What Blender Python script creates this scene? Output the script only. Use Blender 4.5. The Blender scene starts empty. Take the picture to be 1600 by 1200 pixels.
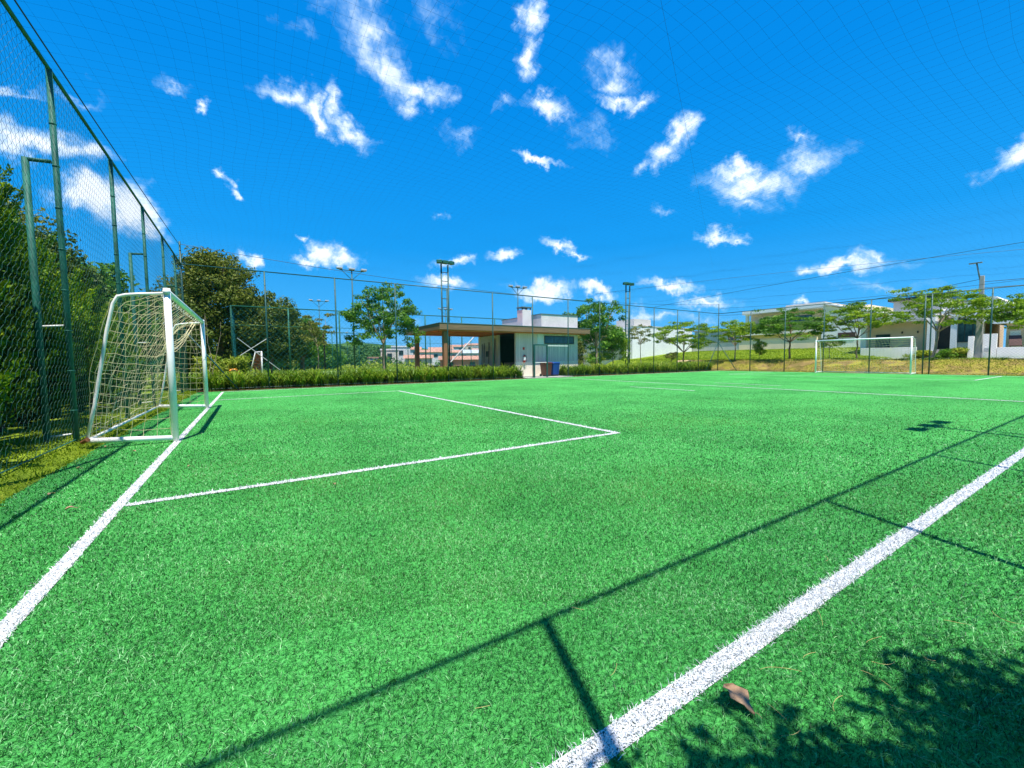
import bpy, math, random
import numpy as np

# ------------------------------------------------------------------ camera, sky, sun, exposure
scene = bpy.context.scene
COL = scene.collection
rng = np.random.default_rng(7)
random.seed(7)

EYE = (0.0, 0.0, 1.15)
cam_data = bpy.data.cameras.new('camera')
cam = bpy.data.objects.new('camera', cam_data)
COL.objects.link(cam)
from mathutils import Matrix, Vector
Rm = Matrix(((0.8449825812635655, 0.04129924639606869, -0.5331967831938587),
             (-0.5346775260611661, 0.04444752050386221, -0.8438864621773298),
             (-0.011152599978165836, 0.9981576980458426, 0.05963915949735929)))
cam.matrix_world = Matrix.Translation(EYE) @ Rm.to_4x4()
cam_data.sensor_width = 36.0
cam_data.lens = 645.53 / 1600 * 36
cam_data.clip_start = 0.02
cam_data.clip_end = 3000
scene.camera = cam

SUN = Vector((-0.11, -0.324, 1.0)).normalized()
world = bpy.data.worlds.new('World')
scene.world = world
world.use_nodes = True
wt = world.node_tree
wt.nodes.clear()
def wn(t, **k):
    n = wt.nodes.new(t)
    for a, b in k.items(): setattr(n, a, b)
    return n
wl = wt.links.new
w_out = wn('ShaderNodeOutputWorld')
w_bg = wn('ShaderNodeBackground')
w_bg.inputs['Strength'].default_value = 0.115
sky = wn('ShaderNodeTexSky', sky_type='NISHITA')
sky.sun_disc = False
sky.sun_elevation = math.asin(SUN.z)
sky.sun_rotation = math.atan2(SUN.x, SUN.y)
sky.altitude = 600
sky.air_density = 1.0
sky.dust_density = 0.3
sky.ozone_density = 3.0
grade = wn('ShaderNodeHueSaturation')
grade.inputs['Hue'].default_value = 0.49
grade.inputs['Saturation'].default_value = 1.35
grade.inputs['Value'].default_value = 1.0
wl(sky.outputs[0], grade.inputs['Color'])
tc0 = wn('ShaderNodeTexCoord'); sep = wn('ShaderNodeSeparateXYZ'); wl(tc0.outputs['Generated'], sep.inputs[0])
tone = wn('ShaderNodeValToRGB')                                   # deep azure overhead, paler at the horizon
while len(tone.color_ramp.elements) < 5: tone.color_ramp.elements.new(.5)
for e_, (p_, c_) in zip(tone.color_ramp.elements, [(0, (.14, .50, .93)), (.10, (.04, .40, .90)), (.25, (.005, .305, .82)), (.5, (.0, .235, .75)), (1, (.0, .19, .69))]):
    e_.position = p_; e_.color = (*c_, 1)
wl(sep.outputs['Z'], tone.inputs[0])
tsc = wn('ShaderNodeVectorMath', operation='SCALE'); tsc.inputs['Scale'].default_value = 5.8; wl(tone.outputs[0], tsc.inputs[0])
skymix = wn('ShaderNodeMixRGB'); skymix.inputs[0].default_value = .95
wl(grade.outputs[0], skymix.inputs[1]); wl(tsc.outputs[0], skymix.inputs[2])
# each cloud: orientation of its patch of sky, angular half sizes, weight
CLOUDS = [
    (-0.8484, 0.4466, 0.1318, 0.099, 0.0432, 0.62), (-0.8643, 0.5468, 0.1346, 0.0832, 0.0416, 0.75), (-0.9999, 0.1695, -0.2507, 0.0596, 0.028, 0.9),
    (-0.7776, 0.7916, 0.2825, 0.031, 0.0276, 0.6), (-0.9013, -0.0673, -0.4654, 0.0453, 0.0342, 0.3), (-0.9197, 0.0411, -0.1252, 0.0458, 0.028, 0.35),
    (-1.0697, 0.016, -0.0743, 0.0471, 0.0234, 0.8), (-1.0466, 0.3907, 0.081, 0.0387, 0.0236, 0.95), (-0.9221, 0.6469, 0.2545, 0.0284, 0.0217, 0.7),
    (-1.0705, 0.3241, -0.0391, 0.0534, 0.0204, 0.7), (-0.9692, 0.1216, -0.0166, 0.0351, 0.0141, 0.35), (-0.8985, 0.085, -0.5526, 0.03, 0.0292, 0.95),
    (-0.9606, 0.032, -0.594, 0.0291, 0.0342, 1.0), (-0.9854, 0.229, -0.641, 0.051, 0.0328, 0.8), (-1.0271, 0.1772, -0.6984, 0.0615, 0.0163, 0.9),
    (-1.0416, 0.0092, -0.8546, 0.0324, 0.0149, 0.7), (-1.0344, 0.175, -0.5568, 0.0589, 0.0213, 0.9), (-1.0772, 0.2133, -0.627, 0.0651, 0.0243, 0.35),
    (-1.0743, 0.3033, -0.785, 0.0264, 0.0288, 0.9), (-1.0859, -0.4069, -1.1332, 0.0406, 0.0272, 0.9), (-1.1212, -0.3435, -1.0357, 0.0369, 0.0151, 0.6),
    (-1.2068, 0.3506, -0.9579, 0.0993, 0.0327, 0.85), (-1.1902, 0.1888, -0.9779, 0.0557, 0.0202, 0.9), (-1.2053, -0.1383, -1.2203, 0.052, 0.0295, 0.75),
    (-1.1384, 0.3991, -0.984, 0.0309, 0.0137, 0.6), (-1.2433, 0.3376, -0.9653, 0.0691, 0.0249, 0.6), (-1.2712, -0.1643, -1.4841, 0.0369, 0.0259, 0.95),
    (-1.2556, -0.1419, -1.4881, 0.0162, 0.0109, 0.6), (-1.1316, 0.2043, -0.5418, 0.0463, 0.0096, 0.85), (-1.2888, 0.4381, -0.5584, 0.0438, 0.018, 1.0),
    (-1.3365, 0.2101, -0.6757, 0.0408, 0.0112, 0.8), (-1.3113, 0.2152, -0.9602, 0.0413, 0.0186, 0.9), (-1.3288, 0.131, -1.0115, 0.0281, 0.01, 0.7),
    (-1.3469, 0.098, -0.128, 0.049, 0.0293, 1.1), (-1.3459, 0.2923, -0.1231, 0.0451, 0.022, 0.9), (-1.3669, -0.0824, -0.1352, 0.0439, 0.0157, 0.9),
    (-1.3665, 0.298, 0.0427, 0.0254, 0.0166, 1.0), (-1.3904, 0.0689, -0.4018, 0.0804, 0.0189, 0.9), (-1.332, -0.1467, -0.4811, 0.0498, 0.0154, 0.8),
    (-1.3235, 0.1695, -0.5091, 0.0442, 0.0156, 0.8), (-1.3482, -0.0248, -0.406, 0.0319, 0.0113, 0.6), (-1.4106, 0.0569, -0.6332, 0.0988, 0.0235, 1.0),
    (-1.3989, 0.0228, -0.6309, 0.045, 0.0205, 0.9), (-1.4204, 0.2448, -0.7257, 0.0616, 0.0188, 1.0), (-1.4043, 0.1258, -0.9034, 0.0664, 0.0178, 1.0),
    (-1.3968, 0.0715, -0.8916, 0.0335, 0.0138, 0.8), (-1.4474, 0.1602, -0.9768, 0.076, 0.0162, 0.8), (-1.4734, 0.0984, -0.8816, 0.1501, 0.0228, 0.55),
    (-1.4658, 0.0696, -0.2598, 0.0833, 0.0174, 0.55), (-1.4167, 0.0491, -1.2337, 0.1052, 0.0174, 0.85), (-1.4061, 0.1526, -1.256, 0.052, 0.0144, 0.75),
    (-1.416, 0.1194, -1.1597, 0.0406, 0.0145, 0.8), (-1.455, 0.1193, -1.2943, 0.0664, 0.0088, 0.3), (-1.2391, -0.0483, 0.2608, 0.067, 0.0278, 0.9),
    (-1.2306, 0.0323, 0.2328, 0.0403, 0.0256, 0.7), (-1.3052, -0.1244, 0.1919, 0.0506, 0.038, 1.05), (-1.2865, 0.3565, 0.2725, 0.0455, 0.0433, 0.95),
    (-1.2862, 0.4846, 0.2774, 0.0324, 0.029, 0.7), (-1.1146, -0.508, 0.0614, 0.0414, 0.0077, 0.6), (-1.1125, -0.3514, 0.0625, 0.0215, 0.0068, 0.3),
    (-1.0899, 0.1537, 0.1785, 0.0265, 0.0102, 0.5), (-1.123, -0.0041, 0.0493, 0.0171, 0.0115, 0.85), (-1.2321, 0.1906, 0.0957, 0.0111, 0.0128, 0.7),
    (-1.3138, -0.109, -0.1328, 0.0166, 0.0088, 0.7), (-1.2366, -0.0416, -0.413, 0.0251, 0.0104, 0.5), (-1.0743, 0.2331, -0.3188, 0.0379, 0.0165, 0.3),
    (-1.2331, 0.1238, -0.8726, 0.0304, 0.0087, 0.35), (-1.0321, 0.0013, -0.5477, 0.0307, 0.0106, 0.3), (-1.4679, 0.0829, -1.1556, 0.0209, 0.01, 0.8),
    (-1.4392, 0.0749, -1.0053, 0.0247, 0.0134, 0.7),
]
tc = wn('ShaderNodeTexCoord')
nwarp = wn('ShaderNodeTexNoise'); nwarp.inputs['Scale'].default_value = 7; nwarp.inputs['Detail'].default_value = 5; nwarp.inputs['Roughness'].default_value = .6
wl(tc.outputs['Generated'], nwarp.inputs['Vector'])
sub = wn('ShaderNodeVectorMath', operation='SUBTRACT'); sub.inputs[1].default_value = (.5, .5, .5)
wl(nwarp.outputs['Color'], sub.inputs[0])
scl = wn('ShaderNodeVectorMath', operation='SCALE'); scl.inputs['Scale'].default_value = 0.13
wl(sub.outputs[0], scl.inputs[0])
nwarp2 = wn('ShaderNodeTexNoise'); nwarp2.inputs['Scale'].default_value = 30; nwarp2.inputs['Detail'].default_value = 5; nwarp2.inputs['Roughness'].default_value = .65
wl(tc.outputs['Generated'], nwarp2.inputs['Vector'])
sub2 = wn('ShaderNodeVectorMath', operation='SUBTRACT'); sub2.inputs[1].default_value = (.5, .5, .5)
wl(nwarp2.outputs['Color'], sub2.inputs[0])
scl2 = wn('ShaderNodeVectorMath', operation='SCALE'); scl2.inputs['Scale'].default_value = 0.05
wl(sub2.outputs[0], scl2.inputs[0])
add0 = wn('ShaderNodeVectorMath', operation='ADD'); wl(tc.outputs['Generated'], add0.inputs[0]); wl(scl.outputs[0], add0.inputs[1])
add1 = wn('ShaderNodeVectorMath', operation='ADD'); wl(add0.outputs[0], add1.inputs[0]); wl(scl2.outputs[0], add1.inputs[1])
field = None
for (ex, ey, ez, sx, sy, wgt) in CLOUDS:
    m = wn('ShaderNodeMapping', vector_type='TEXTURE')
    m.inputs['Rotation'].default_value = (ex, ey, ez)
    m.inputs['Scale'].default_value = (sx * 1.06, sy * 1.12, 1e6)
    wl(add1.outputs[0], m.inputs['Vector'])
    L = wn('ShaderNodeVectorMath', operation='LENGTH'); wl(m.outputs[0], L.inputs[0])
    q = wn('ShaderNodeMath', operation='MULTIPLY_ADD'); wl(L.outputs['Value'], q.inputs[0]); q.inputs[1].default_value = -wgt; q.inputs[2].default_value = wgt
    if field is None: field = q.outputs[0]
    else:
        mx = wn('ShaderNodeMath', operation='SMOOTH_MAX'); mx.inputs[2].default_value = .12
        wl(field, mx.inputs[0]); wl(q.outputs[0], mx.inputs[1]); field = mx.outputs[0]
nd = wn('ShaderNodeTexNoise'); nd.inputs['Scale'].default_value = 22; nd.inputs['Detail'].default_value = 7; nd.inputs['Roughness'].default_value = .62; nd.inputs['Distortion'].default_value = .3
wl(add0.outputs[0], nd.inputs['Vector'])
dens = wn('ShaderNodeMath', operation='MULTIPLY_ADD'); wl(nd.outputs['Fac'], dens.inputs[0]); dens.inputs[1].default_value = 1.15; dens.inputs[2].default_value = -0.52
tot = wn('ShaderNodeMath', operation='ADD'); wl(field, tot.inputs[0]); wl(dens.outputs[0], tot.inputs[1])
alpha = wn('ShaderNodeMapRange', interpolation_type='SMOOTHSTEP')
alpha.inputs['From Min'].default_value = 0.02; alpha.inputs['From Max'].default_value = 0.95; alpha.inputs['To Max'].default_value = .92
wl(tot.outputs[0], alpha.inputs['Value'])
cloudcol = wn('ShaderNodeMixRGB')
cloudcol.inputs[1].default_value = (2.6, 4.4, 6.3, 1)
cloudcol.inputs[2].default_value = (5.9, 6.4, 6.9, 1)
cshade = wn('ShaderNodeMapRange'); cshade.inputs['From Min'].default_value = .25; cshade.inputs['From Max'].default_value = .75
wl(tot.outputs[0], cshade.inputs['Value']); wl(cshade.outputs[0], cloudcol.inputs[0])
cm = wn('ShaderNodeMixRGB')
wl(alpha.outputs[0], cm.inputs[0]); wl(skymix.outputs[0], cm.inputs[1]); wl(cloudcol.outputs[0], cm.inputs[2])
wl(cm.outputs[0], w_bg.inputs['Color']); wl(w_bg.outputs[0], w_out.inputs[0])
world.cycles.sampling_method = 'MANUAL'
world.cycles.sample_map_resolution = 512

sun_data = bpy.data.lights.new('sun', 'SUN')
sun_data.energy = 4.6
sun_data.angle = math.radians(0.45)
sun_data.color = (1.0, 0.955, 0.88)
sun = bpy.data.objects.new('sun', sun_data)
COL.objects.link(sun)
sun.rotation_euler = SUN.to_track_quat('Z', 'Y').to_euler()
sun.location = (0, 0, 30)

scene.view_settings.view_transform = 'Standard'
scene.view_settings.look = 'None'
scene.view_settings.gamma = 1
scene.view_settings.exposure = 0.8
scene.render.engine = 'CYCLES'
scene.cycles.max_bounces = 6
scene.cycles.transparent_max_bounces = 8

# ------------------------------------------------------------------ materials
MATS = {}
def nodemat(name):
    m = bpy.data.materials.new(name); m.use_nodes = True
    nt = m.node_tree; b = nt.nodes['Principled BSDF']
    MATS[name] = m
    return m, nt, b
def ramp(nt, fac, stops):
    r = nt.nodes.new('ShaderNodeValToRGB')
    while len(r.color_ramp.elements) < len(stops): r.color_ramp.elements.new(.5)
    for e, (p, c) in zip(r.color_ramp.elements, stops):
        e.position = p; e.color = (*c, 1)
    nt.links.new(fac, r.inputs[0]); return r.outputs[0]
def noise(nt, scale, detail=4, rough=.6, stretch=None):
    g = nt.nodes.new('ShaderNodeNewGeometry')
    n = nt.nodes.new('ShaderNodeTexNoise'); n.inputs['Scale'].default_value = scale
    n.inputs['Detail'].default_value = detail; n.inputs['Roughness'].default_value = rough
    v = g.outputs['Position']
    if stretch:
        mp = nt.nodes.new('ShaderNodeMapping'); mp.inputs['Scale'].default_value = stretch
        nt.links.new(v, mp.inputs['Vector']); v = mp.outputs[0]
    nt.links.new(v, n.inputs['Vector']); return n.outputs['Fac']
def bump(nt, b, h, dist=.01, strength=.5):
    bp = nt.nodes.new('ShaderNodeBump'); bp.inputs['Strength'].default_value = strength; bp.inputs['Distance'].default_value = dist
    nt.links.new(h, bp.inputs['Height']); nt.links.new(bp.outputs[0], b.inputs['Normal'])
def solid(name, col, rough=.6, var=.18, scale=6, metal=0, bd=0, spec=.5, stretch=None):
    m, nt, b = nodemat(name)
    n = noise(nt, scale, 5, .65, stretch)
    lo = tuple(c * (1 - var) for c in col); hi = tuple(min(1, c * (1 + var)) for c in col)
    nt.links.new(ramp(nt, n, [(.3, lo), (.7, hi)]), b.inputs['Base Color'])
    b.inputs['Roughness'].default_value = rough; b.inputs['Metallic'].default_value = metal
    b.inputs['Specular IOR Level'].default_value = spec
    if bd: bump(nt, b, noise(nt, scale * 8, 4), bd)
    return m
def foliage(name, cols, trans=.35, rough=.5, patch=1.2, gloss=.25, amp=1.1, wear=None):
    """leaf colour runs over the stops by each leaf's own random value plus a broad patch noise"""
    m, nt, b = nodemat(name)
    at = nt.nodes.new('ShaderNodeAttribute'); at.attribute_name = 'tint'
    n = noise(nt, patch, 2)
    ad = nt.nodes.new('ShaderNodeMath'); ad.operation = 'MULTIPLY_ADD'; ad.inputs[1].default_value = .6
    nt.links.new(at.outputs['Fac'], ad.inputs[0])
    sb = nt.nodes.new('ShaderNodeMath'); sb.operation = 'MULTIPLY_ADD'; sb.inputs[1].default_value = amp; sb.inputs[2].default_value = .22 - amp * .5
    nt.links.new(n, sb.inputs[0]); nt.links.new(sb.outputs[0], ad.inputs[2])
    k = len(cols)
    c = ramp(nt, ad.outputs[0], [(i / (k - 1) * .9 + .05, cc) for i, cc in enumerate(cols)])
    if wear:                                   # faded, yellowed areas of the pile
        wn_ = ramp(nt, noise(nt, .33, 4, .55), [(.48, (0, 0, 0)), (.68, (.55, .55, .55))])
        mw = nt.nodes.new('ShaderNodeMixRGB'); nt.links.new(wn_, mw.inputs[0]); nt.links.new(c, mw.inputs[1]); mw.inputs[2].default_value = (*wear, 1); c = mw.outputs[0]
    nt.links.new(c, b.inputs['Base Color'])
    b.inputs['Roughness'].default_value = rough; b.inputs['Specular IOR Level'].default_value = gloss
    tr = nt.nodes.new('ShaderNodeBsdfTranslucent'); nt.links.new(c, tr.inputs['Color'])
    mx = nt.nodes.new('ShaderNodeMixShader'); mx.inputs[0].default_value = trans
    out = nt.nodes['Material Output']
    nt.links.new(b.outputs[0], mx.inputs[1]); nt.links.new(tr.outputs[0], mx.inputs[2]); nt.links.new(mx.outputs[0], out.inputs[0])
    return m

foliage('turf_fibre', [(.002, .012, .005), (.012, .105, .015), (.056, .38, .054), (.48, .80, .42)], .15, .5, 1.3, .4, .45, (.11, .22, .012))  # palest and darkest stops paint whitish highlights and dark gaps into the fibres
foliage('line_fibre', [(.42, .45, .44), (.68, .69, .67), (.8, .8, .78), (.86, .86, .84)], .1, .5, 2, .4)
m, nt, b = nodemat('turf_base')
n1 = noise(nt, 60, 3, .7); n2 = noise(nt, .5, 3); n3 = noise(nt, 260, 2, .7)
mixn = nt.nodes.new('ShaderNodeMath'); mixn.operation = 'MULTIPLY_ADD'; mixn.inputs[1].default_value = .35
nt.links.new(n2, mixn.inputs[0]); nt.links.new(n1, mixn.inputs[2])
mix2 = nt.nodes.new('ShaderNodeMath'); mix2.operation = 'MULTIPLY_ADD'; mix2.inputs[1].default_value = .5
nt.links.new(n3, mix2.inputs[0]); nt.links.new(mixn.outputs[0], mix2.inputs[2])
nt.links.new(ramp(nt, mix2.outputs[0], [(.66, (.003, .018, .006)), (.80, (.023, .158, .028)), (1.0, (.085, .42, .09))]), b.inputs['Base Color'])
b.inputs['Roughness'].default_value = .8; b.inputs['Specular IOR Level'].default_value = .1
bump(nt, b, mix2.outputs[0], .02, .6)
m, nt, b = nodemat('line_base')
nt.links.new(ramp(nt, noise(nt, 160, 3, .7), [(.42, (.02, .04, .03)), (.52, (.72, .72, .70))]), b.inputs['Base Color']); b.inputs['Roughness'].default_value = .8
# the open ground: lawn, ochre bank by the far end, bare soil in patches
m, nt, b = nodemat('ground')
g = nt.nodes.new('ShaderNodeNewGeometry'); sx = nt.nodes.new('ShaderNodeSeparateXYZ'); nt.links.new(g.outputs['Position'], sx.inputs[0])
lawn = ramp(nt, noise(nt, .9, 6), [(.3, (.07, .12, .01)), (.5, (.18, .26, .018)), (.7, (.30, .37, .03))])
bank = ramp(nt, noise(nt, .8, 7, .7), [(.3, (.13, .12, .025)), (.45, (.22, .15, .06)), (.55, (.30, .25, .05)), (.72, (.28, .32, .03))])
r1 = nt.nodes.new('ShaderNodeMapRange'); r1.inputs['From Min'].default_value = 36.9; r1.inputs['From Max'].default_value = 37.3; nt.links.new(sx.outputs['X'], r1.inputs['Value'])
mixb = nt.nodes.new('ShaderNodeMixRGB'); nt.links.new(r1.outputs[0], mixb.inputs[0]); nt.links.new(bank, mixb.inputs[1]); nt.links.new(lawn, mixb.inputs[2])
r2 = nt.nodes.new('ShaderNodeMapRange'); r2.inputs['From Min'].default_value = 33.0; r2.inputs['From Max'].default_value = 33.2; nt.links.new(sx.outputs['X'], r2.inputs['Value'])
mixc = nt.nodes.new('ShaderNodeMixRGB'); nt.links.new(r2.outputs[0], mixc.inputs[0]); nt.links.new(lawn, mixc.inputs[1]); nt.links.new(mixb.outputs[0], mixc.inputs[2])
nt.links.new(mixc.outputs[0], b.inputs['Base Color']); b.inputs['Roughness'].default_value = .95; b.inputs['Specular IOR Level'].default_value = .1
bump(nt, b, noise(nt, 14, 6, .7), .05)
solid('soil', (.14, .085, .045), .95, .4, 12, bd=.03, spec=.1)
solid('dirt_path', (.5, .36, .2), .95, .25, 3, bd=.02, spec=.1)
solid('pavement', (.42, .4, .37), .9, .15, 3, bd=.01, spec=.2)
foliage('lawn_blade', [(.06, .11, .008), (.16, .26, .01), (.30, .40, .015), (.45, .46, .05)], .35, .6, .7, .15)
foliage('bank_blade', [(.14, .11, .035), (.24, .23, .04), (.30, .36, .035), (.24, .38, .03)], .3, .7, .7, .1)
foliage('strap_leaf', [(.035, .09, .008), (.11, .22, .012), (.25, .36, .02), (.45, .46, .06)], .35, .45, .5, .3)
foliage('thuja_leaf', [(.004, .014, .002), (.018, .055, .003), (.11, .23, .006), (.46, .58, .02)], .3, .5, .5, .2)  # low stops darkened to paint the shaded interior of the conifers
foliage('under_leaf', [(.006, .018, .003), (.012, .035, .004), (.03, .07, .006), (.06, .12, .01)], .15, .6, .4, .2)  # leaf colour darkened so gaps in the hedge read as black shade
foliage('dark_leaf', [(.02, .045, .008), (.055, .10, .012), (.12, .18, .02), (.24, .28, .04)], .3, .5, .35, .3)
foliage('olive_leaf', [(.02, .04, .005), (.07, .11, .01), (.16, .20, .02), (.34, .33, .05)], .35, .5, .4, .25)
foliage('mid_leaf', [(.018, .07, .01), (.06, .18, .012), (.13, .30, .018), (.28, .44, .03)], .4, .45, .6, .35)
foliage('feather_leaf', [(.04, .11, .008), (.14, .27, .012), (.28, .42, .016), (.44, .54, .03)], .45, .5, .5, .25)
foliage('wood_leaf', [(.015, .06, .02), (.04, .11, .03), (.08, .17, .035), (.15, .24, .05)], .2, .7, .05, .1)
foliage('bright_leaf', [(.08, .15, .01), (.2, .3, .02), (.36, .42, .03), (.5, .5, .08)], .4, .5, .6, .3)
foliage('sparse_leaf', [(.05, .08, .015), (.12, .16, .025), (.2, .22, .04), (.28, .22, .06)], .3, .6, .6, .2)
solid('bark', (.17, .12, .08), .9, .35, 14, bd=.02, spec=.15, stretch=(1, 1, .25))
solid('pale_bark', (.34, .27, .19), .9, .35, 12, bd=.02, spec=.15, stretch=(1, 1, .25))
solid('fence_paint', (.018, .12, .085), .6, .35, 5, spec=.25)
solid('fence_paint_far', (.012, .075, .065), .5, .3, 5)
solid('fence_wire', (.012, .075, .06), .6, .2, 9, spec=.3)
solid('far_wire', (.008, .05, .045), .8, .2, 9, spec=.1)
solid('court_wire', (.012, .12, .13), .7, .2, 9, spec=.1)
solid('net_cord', (.006, .03, .035), .8, .2, 9, spec=.2)
solid('cable', (.01, .03, .028), .6, .2, 9)
solid('white_paint', (.82, .82, .80), .35, .06, 3)
solid('old_white_paint', (.74, .74, .70), .45, .14, 7)
solid('goal_cord', (.72, .62, .36), .85, .2, 9, spec=.2)
solid('rust', (.22, .09, .04), .9, .4, 30, spec=.2)
solid('grey_metal', (.16, .22, .22), .45, .15, 5, metal=.3)
solid('lamp_metal', (.5, .52, .52), .4, .15, 5, metal=.4)
solid('concrete', (.42, .40, .36), .9, .15, 5, bd=.01, spec=.2)
solid('wood_beam', (.22, .14, .075), .6, .3, 5, bd=.005, stretch=(.3, .3, 4))
solid('wood_red', (.75, .2, .07), .55, .3, 5, bd=.005, stretch=(.3, 4, 4))
solid('wood_post', (.30, .13, .06), .6, .3, 5, stretch=(4, 4, .3))
solid('white_stucco', (.90, .87, .82), .9, .06, 1.5, bd=.006, spec=.2)
solid('cream_stucco', (.9, .80, .64), .9, .07, 1.5, bd=.006, spec=.2)
solid('beige_stucco', (.90, .72, .50), .9, .08, 1.2, bd=.006, spec=.2)
solid('warm_stucco', (.76, .57, .40), .9, .08, 1.2, bd=.006, spec=.2)
solid('lilac_stucco', (.74, .66, .65), .9, .1, 2, bd=.008, spec=.2)
solid('blue_stucco', (.78, .80, .80), .9, .06, .6, bd=.004, spec=.2)
solid('dusk_stucco', (.60, .57, .53), .9, .08, 1, bd=.006, spec=.2)
solid('board_cladding', (.82, .62, .55), .8, .32, 3, bd=.01, spec=.2, stretch=(5, 5, .15))
solid('painted_dark_room', (.03, .028, .026), .8, .3, 4)  # near-black colour standing in for the shade inside rooms and entrances
solid('dark_frame', (.015, .03, .035), .35, .2, 4)
solid('roof_tile', (.46, .17, .10), .85, .25, 1.5, bd=.02)
solid('far_white', (.62, .62, .62), .85, .12, .3)
solid('far_cream', (.55, .50, .42), .85, .12, .3)
solid('far_brick', (.45, .20, .13), .85, .2, .3)
solid('far_roof', (.42, .22, .15), .85, .2, .3)
solid('far_grey_roof', (.4, .45, .5), .8, .15, .3)
solid('bin_brown', (.12, .035, .02), .45, .15, 4)
solid('bin_blue', (.01, .06, .26), .4, .15, 4)
solid('rubber', (.02, .02, .02), .8, .2, 4)
solid('red_paint', (.62, .02, .015), .3, .1, 4)
solid('orange_paint', (.75, .3, .02), .4, .1, 4)
solid('dry_leaf', (.36, .22, .12), .7, .3, 40, bd=.003)
solid('straw', (.42, .34, .12), .8, .3, 40)
solid('brown_metal', (.10, .045, .035), .5, .2, 4)
m, nt, b = nodemat('glass')
nt.links.new(ramp(nt, noise(nt, 1.3, 3), [(.35, (.012, .05, .06)), (.65, (.05, .13, .15))]), b.inputs['Base Color'])
b.inputs['Roughness'].default_value = .06; b.inputs['Specular IOR Level'].default_value = .8
m, nt, b = nodemat('court_floor')
nt.links.new(ramp(nt, noise(nt, .5, 4), [(.3, (.12, .2, .04)), (.7, (.2, .28, .06))]), b.inputs['Base Color']); b.inputs['Roughness'].default_value = .8

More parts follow.
